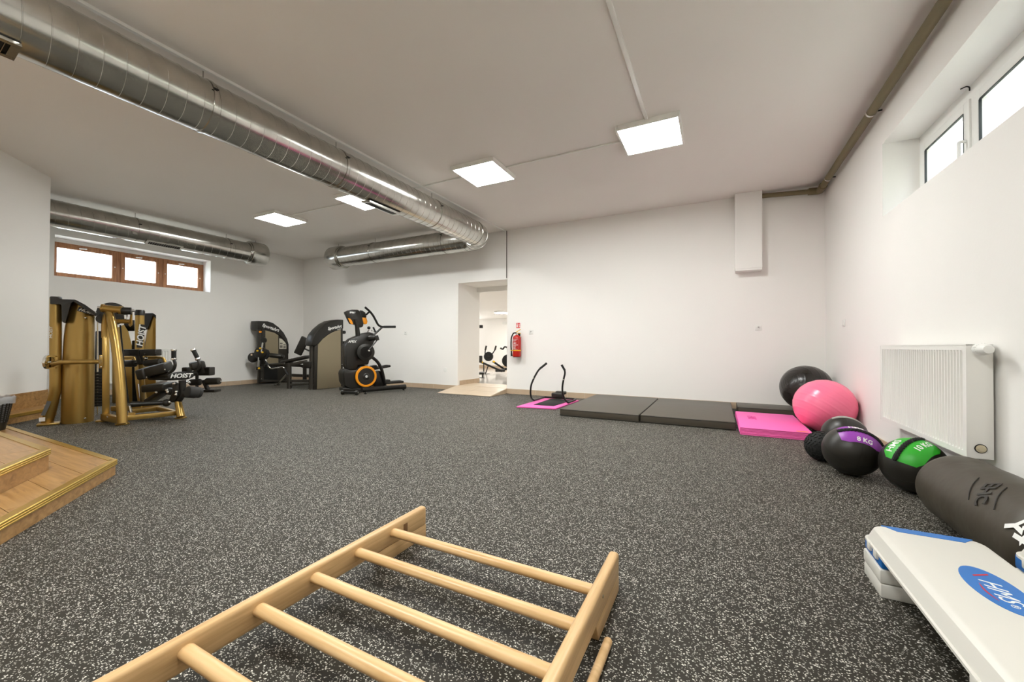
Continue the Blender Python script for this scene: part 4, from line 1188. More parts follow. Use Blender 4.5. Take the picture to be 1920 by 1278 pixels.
# weight tower shroud: oval shell whose top is cut on a slant
dT = 4.60; rows = []
for yy, xl, xr in ((1158, 232, 497), (900, 238, 500), (700, 243, 501), (520, 252, 502), (400, 264, 502), (300, 284, 502), (230, 306, 502), (175, 334, 502)):
    c0 = GA((xl + xr) / 2, yy, dT); hw = SZ((xr - xl) / 2, dT) * .69
    ring = []
    for k in range(36):
        a_ = 2 * PI * k / 36
        ring.append(c0 + VR * hw * math.cos(a_) + VA * .13 * math.sin(a_))
    rows.append(ring)
sh = MB().rings(rows)
bmx = bmesh.new(); me_ = bpy.data.meshes.new('t'); me_.from_pydata([tuple(v) for v in sh.v], [], sh.f); bmx.from_mesh(me_); bpy.data.meshes.remove(me_)
pA, pB = GA(330, 188, dT), GA(502, 302, dT)
nrm = (pB - pA).cross(VA).normalized()
if nrm.z < 0: nrm = -nrm
res_ = bmesh.ops.bisect_plane(bmx, geom=bmx.verts[:] + bmx.edges[:] + bmx.faces[:], plane_co=pA, plane_no=nrm, clear_outer=True)
bmesh.ops.holes_fill(bmx, edges=[e for e in bmx.edges if e.is_boundary])
bmx.verts.index_update(); sh = MB().add([v.co.copy() for v in bmx.verts], [[v.index for v in f.verts] for f in bmx.faces]); bmx.free()
shroud = obj('weight_shroud', sh, M_gold, A_, sharp=40)
cap_poly = [(143, 152), (200, 154), (240, 173), (345, 175), (425, 217), (502, 272), (506, 304), (400, 236), (330, 190), (312, 205), (285, 300), (266, 362), (244, 358), (236, 330), (236, 222), (226, 212), (143, 212)]
obj('top_cap', MB().prism([GA(x, y, dT - .20) for x, y in cap_poly], VA * .34), M_black, A_, bevel=.008)
obj('cap_column', MB().lathe(GA(190, 214, d1), UP, [(0, .047), (.075, .047), (.085, .040)], 24), M_black, A_)
ex_ = (GA(500, 300, dT) - GA(380, 240, dT)).normalized()
text('shroud_lettering', 'HOIST', .044, GA(438, 270, dT - .108), VR - UP * .36, UP + VR * .36, M_printwhite, shroud, shear=.35, bold=.0015, thick=.002)
obj('lettering_plate', MB().obox(GA(438, 270, dT - .1055), VR - UP * .36, UP, .072, .024, .002), M_black, shroud)
text('column_lettering', 'HOIST', .045, GA(150, 440, d1 - .055), UP, -VR - VA * .9, M_printwhite, A_, shear=.25, bold=.0015, thick=.002)
for x, y in ((428, 322), (423, 1124)):
    obj('shroud_bolt', MB().lathe(GA(x, y, dT - .10), -VA, [(0, .011), (.008, .009), (.012, .004)], 12), M_chrome, shroud)
# pivot disc and linkage arm in front of the tower
pc = GA(128, 675, d1 - .11); pax = (VR * .94 - VA * .34).normalized()
obj('pivot_disc', MB().lathe(pc - pax * .012, pax, [(0, .070), (.0, .076), (.02, .076), (.024, .07)], 28), M_chrome, A_)
obj('pivot_bolt', MB().cyl(pc - pax * .045, pc + pax * .03, .012, 12), M_chrome, A_)
for yy in (630, 722): obj('pivot_fork', MB().beam(pc + Vector((0, 0, SZ(675 - yy, d1))), GA(195, yy, d1 - .09), .03, .012), M_gold, A_)
obj('pivot_web', MB().prism([GA(150, 632, d1 - .095), GA(168, 655, d1 - .095), GA(168, 705, d1 - .095), GA(150, 722, d1 - .095)], VA * .06), M_gold, A_)
obj('linkage_arm', MB().tube([GA(165, 692, d1 - .10), GA(225, 676, d1 - .12), GA(545, 672, 4.42)], .024, 14, .08), M_gold, A_)
for yy in (632, 712):
    obj('linkage_bolt', MB().lathe(GA(551, yy, 4.52), -VA, [(0, .009), (.01, .006)], 10), M_chrome, A_)
obj('linkage_flange', MB().obox(GA(553, 672, 4.53), UP, VR, .075, .016, .014, .004), M_gold, A_)
# front frame: square post and curved round leg meeting at the pivot barrel
dP = 4.62
obj('square_post', MB().beam(GA(591, 1140, dP), GA(589, 470, dP), .075, .062, up=VR, bev=.008), M_gold, A_)
obj('post_crown', MB().tube([GA(590, 480, dP), GA(588, 380, dP), GA(600, 300, dP - .03), GA(612, 258, dP - .06)], [.038, .037, .034, .030], 14), M_gold, A_)
obj('post_foot', MB().lathe(onplane(*hx(560, 1148), 2, 0), UP, [(0, .058), (.012, .058), (.018, .046)], 24), M_gold, A_)
lp = [(612, 258), (640, 370), (668, 520), (690, 690), (706, 860), (716, 1010), (720, 1165)]
obj('curved_leg', MB().tube([GA(x, y, 4.54 - .02 * k) for k, (x, y) in enumerate(lp)], [.036, .040, .043, .045, .046, .046, .046], 22), M_gold, A_)
obj('leg_foot', MB().lathe(onplane(*hx(722, 1172), 2, 0), UP, [(0, .062), (.010, .062), (.018, .056), (.022, .050)], 28), M_gold, A_)
obj('pivot_barrel', MB().lathe(GA(556, 244, 4.5), GA(675, 256, 4.56) - GA(556, 244, 4.5), [(0, .047), (.02, .047), (.02, .040), (.150, .040), (.150, .047), (.170, .047)], 26), M_gold, A_)
obj('barrel_end', MB().lathe(GA(520, 240, 4.49), VR, [(0, .016), (.012, .02), (.05, .022)], 16), M_chrome, A_)
obj('cam_disc', MB().lathe(GA(640, 290, 4.78), VA, [(0, .10), (.0, .135), (.03, .135), (.03, .10)], 36), M_black, A_)
obj('axle_sleeve', MB().cyl(GA(678, 264, 4.57), GA(795, 268, 4.64), .042, 20, .004), M_black, A_)
obj('cross_tube', MB().cyl(GA(650, 348, 4.62), GA(785, 352, 4.66), .025, 16), M_gold, A_)
obj('end_plate', MB().prism([GA(x, y, 4.66) for x, y in ((790, 245), (803, 262), (803, 380), (785, 395), (770, 380), (782, 320))], VA * .03), M_gold, A_, bevel=.004)
obj('axle_nut', MB().lathe(GA(798, 262, 4.60), VR, [(0, .018), (.015, .018), (.03, .010)], 12), M_chrome, A_)
obj('range_pin', MB().tube([GA(745, 300, 4.58), GA(748, 330, 4.58)], .012, 10), M_chrome, A_)
obj('cable_pulley', MB().lathe(GA(560, 330, 4.70), VA, [(0, .05), (.01, .055), (.03, .055)], 24), M_black, A_)
obj('weight_stack', MB().obox(GA(545, 720, 5.05), VR, VA, .045, .10, .46, .01), M_blackmatte, A_)
for k in range(12):
    obj('weight_plate', MB().obox(GA(545, 760, 5.03) - Vector((0, 0, k * .036)), VR, VA, .052, .10, .0155, .003), M_dark, A_)
obj('guide_rod', MB().tube([GA(524, 330, 4.96), GA(524, 1100, 4.96)], .008, 8), M_chrome, A_)
obj('strap_line', MB().tube([GA(705, 380, 4.72), GA(735, 700, 4.74), GA(770, 1000, 4.76)], .008, 8), M_blackmatte, A_)
# base frame
obj('base_crossbeam', MB().beam(GA(575, 1112, 4.60), GA(700, 1135, 4.44), .06, .075, bev=.006), M_gold, A_)
for x, y in ((603, 1112), (640, 1125)):
    obj('base_bolt', MB().lathe(GA(x, y, 4.50), -VA, [(0, .009), (.01, .006)], 10), M_chrome, A_)
q0, q1 = GA(755, 1122, 4.48), GA(1150, 1082, 4.84)
obj('base_rail', MB().beam(q0, q1, .045, .055, bev=.005), M_gold, A_)
q2, q3 = GA(780, 1070, 4.80), GA(1005, 1045, 5.05)
obj('base_rail', MB().beam(q2, q3, .045, .055, bev=.005), M_gold, A_)
obj('base_rail', MB().beam(q3, q1, .045, .055, bev=.005), M_gold, A_)
obj('front_post', MB().tube([GA(1190, 1112, 4.82), GA(1165, 985, 4.86)], [.043, .034], 20), M_gold, A_)
obj('post_foot', MB().lathe(onplane(*hx(1187, 1122), 2, 0), UP, [(0, .062), (.008, .062), (.014, .056), (.018, .046)], 28), M_gold, A_)
obj('lever_arm', MB().tube([GA(785, 1013, 4.62), GA(1060, 1000, 4.82)], .026, 16), M_black, A_)
obj('lever_sleeve', MB().tube([GA(785, 1013, 4.62), GA(870, 1009, 4.68)], .032, 16), M_black, A_)
obj('lever_joint', MB().sphere(GA(1075, 1000, 4.83), .045, 20, 12), M_black, A_)
obj('gas_strut', MB().tube([GA(782, 1025, 4.58), GA(798, 1092, 4.56)], .011, 10), M_chrome, A_)
obj('strut_bracket', MB().obox(GA(797, 1094, 4.56), VR, VA, .03, .02, .025), M_gold, A_)
# seat head: black spine, pivots, pads and handles
dS = 4.86
obj('spine', MB().tube([GA(1165, 990, dS), GA(1205, 930, dS), GA(1200, 820, dS)], .036, 16, .05), M_black, A_)
obj('seat_beam', MB().beam(GA(1080, 905, dS), GA(1260, 935, dS), .06, .08, bev=.01), M_black, A_)
obj('crank_plate', MB().prism([GA(x, y, dS - .05) for x, y in ((1090, 990), (1130, 1000), (1180, 930), (1170, 840), (1125, 840), (1120, 920))], VA * .03), M_black, A_, bevel=.005)
for x, y in ((1078, 900), (1155, 912), (1150, 935), (1135, 848), (1100, 995), (1085, 915), (1255, 838)):
    obj('chrome_joint', MB().sphere(GA(x, y, dS - .07), .018, 14, 8), M_chrome, A_)
roller('ankle_roller', GA(1238, 912, dS - .12), GA(1318, 918, dS - .02), .070, A_, mat('foam_grey', rgb(48, 47, 45), .8))
roller('ankle_roller', GA(1300, 916, dS), GA(1345, 920, dS + .06), .066, A_, mat('foam_grey', rgb(48, 47, 45), .8))
badge(A_, GA(1190, 785, dS - .09), VR, UP, SZ(103, dS) * .78, SZ(33, dS), 'HOIST', .070)
obj('badge_arm', MB().tube([GA(940, 800, dS), GA(1080, 806, dS), GA(1190, 800, dS - .02), GA(1320, 760, dS + .05)], .028, 14, .08), M_black, A_)
pad('elbow_pad', GA(868, 768, dS - .06), GA(1098, 708, dS + .02), .20, SZ(72, dS), A_)
pad('elbow_pad_nose', GA(866, 772, dS - .08), GA(935, 760, dS - .06), .19, SZ(80, dS), A_)
obj('pad_bracket', MB().prism([GA(x, y, dS - .02) for x, y in ((960, 785), (1090, 750), (1110, 800), (960, 808))], VA * .08), M_black, A_, bevel=.006)
for x, y in ((1062, 735), (915, 795)):
    obj('pad_screw', MB().lathe(GA(x, y, dS - .165), -VA, [(0, .008), (.008, .005)], 10), M_chrome, A_)
pad('elbow_pad', GA(1262, 712, dS + .12), GA(1378, 690, dS + .22), .20, SZ(62, dS), A_)
obj('pad_bracket', MB().prism([GA(x, y, dS + .10) for x, y in ((1300, 740), (1370, 720), (1385, 760), (1330, 775))], VA * .06), M_black, A_)
for path, g0, g1 in (([(1090, 770), (1135, 735), (1146, 690), (1133, 655)], (1133, 652), (1133, 580)), ([(1270, 770), (1330, 735), (1342, 690), (1326, 655)], (1326, 652), (1290, 580))):
    dd = dS - .03 if path[0][0] < 1200 else dS + .08
    obj('handle_tube', MB().tube([GA(x, y, dd) for x, y in path], .017, 14, .05), M_black, A_)
    g = obj('handle_grip', MB().tube([GA(*g0, dd), GA(*g1, dd)], .024, 16), M_blackmatte, A_)
    v0, v1 = GA(*g0, dd), GA(*g1, dd); w_ = (v1 - v0).normalized()
    obj('chrome_collar', MB().cyl(v0 - w_ * .010, v0 + w_ * .014, .029, 18, .003), M_chrome, g)
    obj('chrome_collar', MB().cyl(v1 - w_ * .010, v1 + w_ * .014, .029, 18, .003), M_chrome, g)
pad('thigh_pad', GA(930, 880, dS + .10), GA(1110, 868, dS + .12), .24, SZ(58, dS), A_)
obj('pad_support', MB().beam(GA(1060, 910, dS + .12), GA(935, 990, dS + .16), .12, .05, bev=.006), M_black, A_)
obj('support_bolt', MB().lathe(GA(993, 916, dS - .01), -VA, [(0, .014), (.01, .010)], 12), M_chrome, A_)
# far leg pads on the right
dF = 5.15
for x0_, x1_, y_, h_ in ((1218, 1262, 738, 44), (1310, 1442, 748, 66)):
    pad('shin_pad', GA(x0_, y_, dF), GA(x1_, y_, dF), .10, SZ(h_, dF), A_, bev=.012)
obj('roller_bar', MB().tube([GA(1230, 838, dF), GA(1510, 828, dF)], .010, 10), M_chrome, A_)
roller('shin_roller', GA(1268, 838, dF), GA(1345, 834, dF), SZ(24, dF) + .004, A_)
roller('shin_roller', GA(1392, 830, dF), GA(1500, 826, dF), SZ(25, dF) + .004, A_)
obj('roller_bracket', MB().beam(GA(1370, 820, dF), GA(1405, 895, dF), .05, .03, bev=.004), M_black, A_)
obj('roller_base', MB().beam(GA(1340, 905, dF), GA(1484, 902, dF), .12, .035, bev=.005), M_black, A_)
obj('roller_post', MB().tube([GA(1318, 770, dF), GA(1318, 905, dF)], .018, 10), M_black, A_)
obj('roller_leg', MB().tube([GA(1210, 930, dF - .2), GA(1345, 905, dF)], .022, 10), M_black, A_)

# ---- machine B: the one behind
B_ = thing('leg_extension_machine', 'gold weight machine behind, with black shin rollers and upright lettering', 'weight machine', (-7.5, 2.9, 0))
d2 = 5.85
f2 = onplane(*hx(872, 1020), 2, 0); d2 = f2.dot(FW)
obj('front_upright', MB().tube([GA(861, 290, d2), GA(860, 600, d2), GA(858, 780, d2), GA(868, 880, d2), GA(884, 1010, d2)], .053, 20, .2), M_gold, B_)
obj('cap_column', MB().lathe(GA(861, 303, d2), UP, [(0, .058), (.065, .058), (.08, .050)], 24), M_black, B_)
obj('foot_plate', MB().lathe(f2, UP, [(0, .075), (.012, .075), (.02, .06)], 24), M_gold, B_)
text('column_lettering', 'HOIST', .105, GA(873, 468, d2 - .056), UP + VR * .12, -VR + UP * .12, M_printwhite, B_, shear=.25, bold=.003, thick=.002)
obj('lettering_plate', MB().obox(GA(873, 468, d2 - .0545), UP + VR * .12, VR, .17, .030, .003), M_black, B_)
obj('spec_label', MB().obox(GA(876, 905, d2 - .05), UP - VR * .10, VR, .105, .030, .002), M_printwhite, B_)
obj('spec_label_band', MB().obox(GA(857, 906, d2 - .052), UP - VR * .10, VR, .105, .010, .002), mat('label_blue', rgb(60, 60, 130), .5), B_)
obj('spec_label', MB().obox(GA(884, 972, d2 - .05), UP - VR * .10, VR, .03, .030, .002), M_printwhite, B_)
dq = d2 + .20
def wing(pts, name, d, dep):
    return obj(name, MB().prism([GA(x, y, d) for x, y in pts], VA * dep), M_gold, B_, bevel=.012)
wing([(900, 1000), (898, 560), (925, 410), (966, 300), (990, 318), (990, 1000)], 'weight_shroud', dq, .25)
wing([(640, 1005), (640, 420), (735, 375), (770, 430), (798, 540), (802, 1000)], 'weight_shroud', dq, .25)
obj('top_cap', MB().prism([GA(x, y, dq - .02) for x, y in ((880, 285), (965, 283), (991, 300), (991, 330), (966, 300), (922, 415), (895, 412))], VA * .3), M_black, B_, bevel=.006)
obj('back_panel', MB().prism([GA(x, y, dq + .1) for x, y in ((735, 340), (820, 340), (820, 428), (735, 428))], VA * .05), M_black, B_, bevel=.006)
obj('weight_stack', MB().obox(GA(838, 760, dq + .15), VR, VA, .06, .10, .50, .01), M_blackmatte, B_)
dz = 5.35
pad('shin_pad', GA(738, 600, dz), GA(880, 600, dz), .10, SZ(52, dz), B_, bev=.012)
pad('shin_pad', GA(884, 600, dz), GA(1014, 598, dz), .10, SZ(52, dz), B_, bev=.012)
for x, y in ((772, 612), (902, 610), (986, 608)):
    obj('pad_screw', MB().lathe(GA(x, y, dz - .055), -VA, [(0, .010), (.006, .006)], 10), M_char, B_)
obj('pad_strut', MB().beam(GA(845, 590, dz - .02), GA(870, 690, dz - .02), .05, .06, bev=.005), M_char, B_)
obj('roller_bar', MB().tube([GA(745, 690, dz), GA(1040, 680, dz)], .012, 10), M_black, B_)
roller('shin_roller', GA(742, 688, dz), GA(826, 687, dz), SZ(27, dz), B_)
roller('shin_roller', GA(905, 684, dz), GA(1030, 676, dz), SZ(27, dz), B_)
obj('grab_handle', MB().tube([GA(735, 638, dz + .12), GA(810, 637, dz + .12), GA(822, 660, dz + .12)], .017, 12, .04), M_gold, B_)
obj('grab_handle', MB().tube([GA(930, 638, dz + .12), GA(1010, 638, dz + .12), GA(1050, 645, dz + .12), GA(1068, 690, dz + .12)], .020, 12, .06), M_gold, B_)
obj('chrome_joint', MB().sphere(GA(908, 645, dz), .025, 14, 8), M_chrome, B_)
obj('base_rail', MB().beam(onplane(*hx(884, 1035), 2, .04), onplane(*hx(1010, 1030), 2, .04), .06, .06, bev=.005), M_gold, B_)
obj('base_rail', MB().beam(onplane(*hx(884, 1040), 2, .035), onplane(*hx(640, 1046), 2, .035), .06, .06, bev=.005), M_gold, B_)
obj('support_leg', MB().tube([GA(870, 690, dz), GA(880, 860, dz + .15), GA(884, 1000, d2)], .03, 12, .08), M_gold, B_)
for x, y in ((925, 1035), (1010, 1030)):
    obj('base_bolt', MB().lathe(GA(x, y, d2 - .25), -VA, [(0, .012), (.012, .008)], 10), M_chrome, B_)

PD = FW
# ================================================================== DARK WEIGHT MACHINES (far corner)
def bx(x, y): return (440 + x * .18779, 540 + y * .18779)
def GB(x, y, d): return at(*bx(x, y), d)
def SB(px, d): return px * .18779 * d / F_PX
def side(x, y, X): return onplane(*bx(x, y), 0, X)

# ---- machine C: prone bench with tall tower, side panel facing the room
Cm = thing('seated_leg_curl', 'dark weight machine with tall silver-panelled tower and sloping bench', 'weight machine', (-7.5, 5.5, 0))
XC = -7.13; TC = .21
hood = [(1087, 315), (1030, 314), (960, 326), (900, 358), (845, 405), (800, 460), (778, 510), (768, 570), (800, 580), (832, 560), (880, 505), (940, 458), (1000, 428), (1060, 412), (1087, 404)]
hd = obj('hood', MB().prism([side(x, y, XC) for x, y in hood], (-TC, 0, 0)), M_black, Cm, bevel=.014)
pan = [(832, 562), (880, 507), (940, 460), (1000, 430), (1058, 414), (1062, 988), (822, 1008)]
obj('side_panel', MB().prism([side(x, y, XC) for x, y in pan], (-.03, 0, 0)), M_steel, Cm)
core = [(800, 575), (880, 500), (1070, 405), (1074, 988), (790, 1012)]
obj('tower_core', MB().prism([side(x, y, XC - .031) for x, y in core], (-TC + .05, 0, 0)), M_char, Cm)
obj('rear_upright', MB().prism([side(x, y, XC + .004) for x, y in ((1062, 405), (1080, 404), (1082, 986), (1064, 988))], (-.10, 0, 0)), M_char, Cm, bevel=.004)
obj('front_rail', MB().prism([side(x, y, XC + .004) for x, y in ((800, 585), (830, 563), (820, 1010), (795, 1013))], (-.05, 0, 0)), M_char, Cm, bevel=.004)
fo = onplane(*bx(770, 1016), 2, 0); dC = fo.dot(FW)
obj('front_upright', MB().tube([GB(770, 560, dC), GB(766, 1010, dC)], .044, 18), M_char, Cm)
obj('upright_foot', MB().lathe(fo, UP, [(0, .062), (.010, .062), (.016, .05)], 22), M_chrome, Cm)
for y in (905, 965, 440 + 100):
    obj('upright_bolt', MB().lathe(GB(786, y, dC - .03), -FW, [(0, .008), (.01, .005)], 10), M_chrome, Cm)
obj('panel_bolt', MB().lathe(side(935, 985, XC), (1, 0, 0), [(0, .010), (.01, .006)], 10), M_chrome, Cm)
y0_, y1_ = side(965, 395, XC), side(1065, 375, XC)
text('hood_lettering', 'SportsArt', .084, side(998, 393, XC + .001), y1_ - y0_, UP, M_printwhite, hd, shear=.25, bold=.003, thick=.002)
text('hood_small_lettering', 'FITNESS', .028, side(1045, 385, XC + .001) - UP * .055, y1_ - y0_, UP, M_printwhite, hd, shear=.25, thick=.002)
for y in (440, 545):
    obj('pulley_knob', MB().lathe(side(1084, y, XC - .1), (0, 1, 0), [(0, .035), (.04, .035), (.05, .025)], 18), M_black, Cm)
obj('rear_cam', MB().prism([side(x, y, XC - .12) for x, y in ((1070, 615), (1110, 625), (1130, 700), (1120, 780), (1070, 790))], (-.05, 0, 0)), M_black, Cm, bevel=.01)
obj('rear_knob', MB().sphere(side(1092, 725, XC - .08), .035, 16, 10), M_blackmatte, Cm)
for y in (760, 940, 985): obj('rear_bolt', MB().lathe(side(1070, y, XC + .0), (1, 0, 0), [(0, .014), (.014, .008)], 10), M_chrome, Cm)
obj('bottle_holder', MB().obox(GB(735, 765, dC - .02), RT, FW, .075, .07, .065, .015), M_black, Cm)
# bench
fb = onplane(*bx(545, 1006), 2, 0); dB = fb.dot(FW)
obj('bench_post', MB().tube([GB(545, 745, dB), GB(545, 1000, dB)], .044, 18), M_char, Cm)
obj('bench_foot', MB().lathe(fb, UP, [(0, .058), (.010, .058), (.014, .048)], 22), M_chrome, Cm)
pad('bench_pad', GB(500, 738, dB + .12), GB(744, 682, dB + .12), .34, .055, Cm, bev=.016)
pad('knee_pad', GB(338, 768, dB + .08), GB(545, 752, dB + .08), .32, .060, Cm, bev=.02)
for t_ in (.22, .44, .66, .86):
    c_ = GB(500, 738, dB + .12).lerp(GB(744, 682, dB + .12), t_) + Vector((0, 0, .030))
    obj('stitched_seam', MB().beam(c_ - FW * .155, c_ + FW * .155, .006, .003), M_blackmatte, Cm)
obj('bench_frame', MB().beam(GB(420, 790, dB), GB(720, 730, dB), .06, .06, bev=.005), M_char, Cm)
obj('base_rail', MB().beam(GB(560, 925, dB), GB(745, 925, dC), .05, .05, bev=.004), M_char, Cm)
obj('base_rail', MB().beam(GB(560, 965, dB), GB(745, 955, dC), .05, .04, bev=.004), M_char, Cm)
for y in (890, 965): obj('rail_bolt', MB().lathe(GB(565, y, dB - .04), -FW, [(0, .010), (.01, .006)], 10), M_chrome, Cm)
obj('grip_bar', MB().tube([GB(308, 712, dB - .1), GB(330, 770, dB - .1), GB(362, 806, dB - .1), GB(420, 795, dB - .1), GB(482, 785, dB - .1), GB(505, 810, dB - .1), GB(528, 862, dB - .1)], .014, 12, .04), M_chrome, Cm)
obj('hand_grip', MB().tube([GB(300, 712, dB - .1), GB(330, 772, dB - .1)], .022, 12), M_blackmatte, Cm)
obj('hand_grip', MB().tube([GB(496, 800, dB - .1), GB(530, 866, dB - .1)], .020, 12), M_blackmatte, Cm)

# ---- machine D: by the left wall
Dm = thing('seated_leg_extension', 'dark weight machine against the far left corner with inclined backrest', 'weight machine', (-9.2, 5.8, 0))
XD = -9.20; TD = .26
hoodD = [(230, 326), (330, 330), (385, 347), (440, 388), (490, 442), (525, 505), (541, 560), (541, 655), (528, 655), (522, 575), (495, 520), (450, 470), (395, 442), (330, 424), (285, 416), (232, 415)]
hdD = obj('hood', MB().prism([side(x, y, XD) for x, y in hoodD], (-TD, 0, 0)), M_black, Dm, bevel=.012)
obj('side_panel', MB().prism([side(x, y, XD - .01) for x, y in ((300, 420), (395, 444), (436, 470), (436, 752), (300, 752))], (-.03, 0, 0)), M_steel, Dm)
obj('side_panel', MB().prism([side(x, y, XD - .012) for x, y in ((437, 470), (495, 522), (524, 580), (528, 660), (437, 752))], (-.03, 0, 0)), M_char, Dm)
obj('instruction_placard', MB().prism([side(x, y, XD - .006) for x, y in ((446, 500), (472, 508), (516, 552), (516, 605), (446, 605))], (-.004, 0, 0)), mat('placard', rgb(214, 208, 190), .5), Dm)
M_ink = mat('ink_grey', rgb(120, 116, 106), .6)
for (a, b) in (((452, 545), (478, 560)), ((452, 570), (478, 596)), ((486, 560), (510, 570)), ((486, 578), (510, 600))):
    obj('placard_figure', MB().prism([side(a[0], a[1], XD - .0055), side(b[0], a[1], XD - .0055), side(b[0], b[1], XD - .0055), side(a[0], b[1], XD - .0055)], (.001, 0, 0)), M_ink, Dm)
obj('tower_core', MB().prism([side(x, y, XD - .05) for x, y in ((290, 425), (430, 470), (535, 640), (535, 930), (290, 940))], (-TD + .06, 0, 0)), M_char, Dm)
fD = side(248, 948, XD); 
obj('left_upright', MB().prism([side(x, y, XD + .02) for x, y in ((238, 412), (262, 412), (262, 945), (238, 945))], (-.06, 0, 0)), M_char, Dm, bevel=.006)
obj('second_upright', MB().prism([side(x, y, XD + .02) for x, y in ((274, 412), (308, 416), (308, 760), (274, 760))], (-.06, 0, 0)), M_char, Dm, bevel=.006)
obj('warning_sticker', MB().prism([side(x, y, XD + .024) for x, y in ((242, 428), (270, 428), (268, 446), (246, 446))], (-.003, 0, 0)), M_orange, Dm)
yA, yB2 = side(315, 380, XD), side(408, 412, XD)
text('hood_lettering', 'SportsArt', .10, side(360, 395, XD + .001), yB2 - yA, UP, M_printwhite, hdD, shear=.2, bold=.003, thick=.002)
text('hood_small_lettering', 'FITNESS', .028, side(392, 420, XD + .001), yB2 - yA, UP, M_printwhite, hdD, shear=.2, thick=.002)
dD = side(290, 650, XD + .2).dot(FW)
obj('pulley_disc', MB().lathe(GB(296, 520, dD + .05), -FW, [(0, .055), (.0, .062), (.03, .062), (.035, .05)], 26), M_black, Dm)
obj('cam_disc', MB().lathe(GB(268, 648, dD), -FW, [(0, .11), (0, .135), (.05, .135), (.06, .12)], 34), M_black, Dm)
obj('cam_disc', MB().lathe(GB(190, 692, dD + .05), -FW, [(0, .095), (0, .11), (.04, .11), (.05, .095)], 30), M_black, Dm)
obj('cam_arm', MB().prism([GB(x, y, dD - .03) for x, y in ((200, 620), (250, 585), (330, 620), (350, 670), (300, 720), (230, 720))], FW * .05), M_blackmatte, Dm, bevel=.01)
for x, y in ((258, 600), (230, 625), (280, 641), (246, 800)):
    obj('selector_knob', MB().lathe(GB(x, y, dD - .08), -FW, [(0, .020), (.02, .020), (.028, .012)], 14), M_yellow, Dm)
obj('warning_sticker', MB().obox(GB(168, 664, dD - .01), RT, UP, .018, .020, .002), mat('sticker_white', rgb(225, 200, 170), .5), Dm)
obj('cam_link', MB().tube([GB(280, 545, dD - .02), GB(268, 640, dD - .07)], .016, 10), M_chrome, Dm)
obj('lever_arm', MB().tube([GB(242, 690, dD - .05), GB(238, 800, dD - .05)], .018, 10), M_chrome, Dm)
obj('lever_block', MB().obox(GB(246, 800, dD - .02), RT, FW, .05, .05, .04, .012), M_black, Dm)
roller('leg_roller', GB(352, 668, dD - .05), GB(470, 682, dD + .02), .050, Dm)
roller('leg_roller', GB(440, 678, dD + .05), GB(492, 684, dD + .05), .040, Dm)
pad('backrest', GB(628, 660, 8.75), GB(708, 492, 8.75), .06, SB(78, 8.75), Dm, up=FW, bev=.02)
for t_ in (.2, .4, .6, .8):
    c_ = GB(628, 660, 8.715).lerp(GB(708, 492, 8.715), t_)
    obj('stitched_seam', MB().beam(c_ - RT * .065 + UP * .0, c_ + RT * .065, .006, .006), M_char, Dm)
obj('backrest_adjuster', MB().tube([GB(690, 600, 8.8), GB(745, 625, 8.8)], .018, 10), M_black, Dm)
obj('seat_frame', MB().beam(GB(560, 770, 8.75), GB(745, 780, 8.75), .06, .05, bev=.004), M_char, Dm)
obj('seat_stay', MB().beam(GB(620, 760, 8.75), GB(710, 790, 8.75), .06, .05), M_char, Dm)
obj('frame_post', MB().tube([GB(700, 780, 8.75), GB(700, 930, 8.75)], .04, 14), M_char, Dm)
obj('base_rail', MB().beam(GB(560, 868, 8.8), GB(740, 875, 8.8), .06, .06, bev=.004), M_char, Dm)
obj('base_rail', MB().beam(side(262, 925, XD), side(520, 930, XD), .05, .05, bev=.004), M_char, Dm)
obj('weight_stack', MB().prism([side(x, y, XD - .02) for x, y in ((300, 780), (430, 775), (430, 915), (300, 918))], (-.12, 0, 0)), M_blackmatte, Dm, bevel=.01)
obj('diagonal_foot', MB().tube([GB(522, 858, 8.5), onplane(*bx(425, 962), 2, .012)], .018, 12), M_chrome, Dm)
obj('foot_pad', MB().obox(onplane(*bx(424, 964), 2, .008), RT, FW, .05, .03, .008), M_char, Dm)
for x, y in ((268, 905), (508, 930)): obj('rail_bolt', MB().lathe(side(x, y, XD + .03), (1, 0, 0), [(0, .010), (.01, .006)], 10), M_chrome, Dm)

# ================================================================== STAIR CLIMBER / ELLIPTICAL
def ex2(x, y): return (640 + x * .15643, 560 + y * .15643)
def dep(x): return 7.38 + max(0, x - 60) / 700 * .72
def GE(x, y, o=0.0): return at(*ex2(x, y), dep(x) + o)
def SE(px): return px * .15643 * 7.55 / F_PX
Em = thing('elliptical_trainer', 'black elliptical trainer with orange flywheel ring near the back wall', 'elliptical trainer', (-5.9, 5.6, 0))
# the machine runs from front left to rear right: side faces look along SN
AXE = (GE(700, 1040).xy - GE(100, 1040).xy); AXE = Vector((AXE.x, AXE.y, 0)).normalized()
SN = Vector((AXE.y, -AXE.x, 0))
if SN.dot(FW) > 0: SN = -SN
def slab(name, pts, w, m_, parent=None, o=0.0, bev=.02):
    return obj(name, MB().prism([GE(x, y, o) - SN * 0 for x, y in pts], -SN * w), m_, parent or Em, bevel=bev)
drum_pts = [(15, 900), (25, 860), (60, 835), (110, 855), (190, 850), (230, 805), (320, 795), (380, 840), (410, 920), (400, 1010), (370, 1050), (300, 1075), (120, 1080), (55, 1050), (25, 1000)]
lower = slab('flywheel_housing', drum_pts, .30, M_black, o=.02, bev=.03)
up_pts = [(45, 570), (70, 520), (110, 480), (190, 445), (250, 415), (340, 398), (410, 420), (428, 470), (395, 520), (380, 580), (372, 660), (345, 720), (330, 790), (200, 800), (190, 848), (100, 858), (70, 845), (60, 780), (55, 680)]
slab('upper_shroud', up_pts, .22, M_black, o=.06, bev=.03)
wc = GE(295, 930, .0) + SN * .005
ring_r = SE(127)
M_org = M_orange
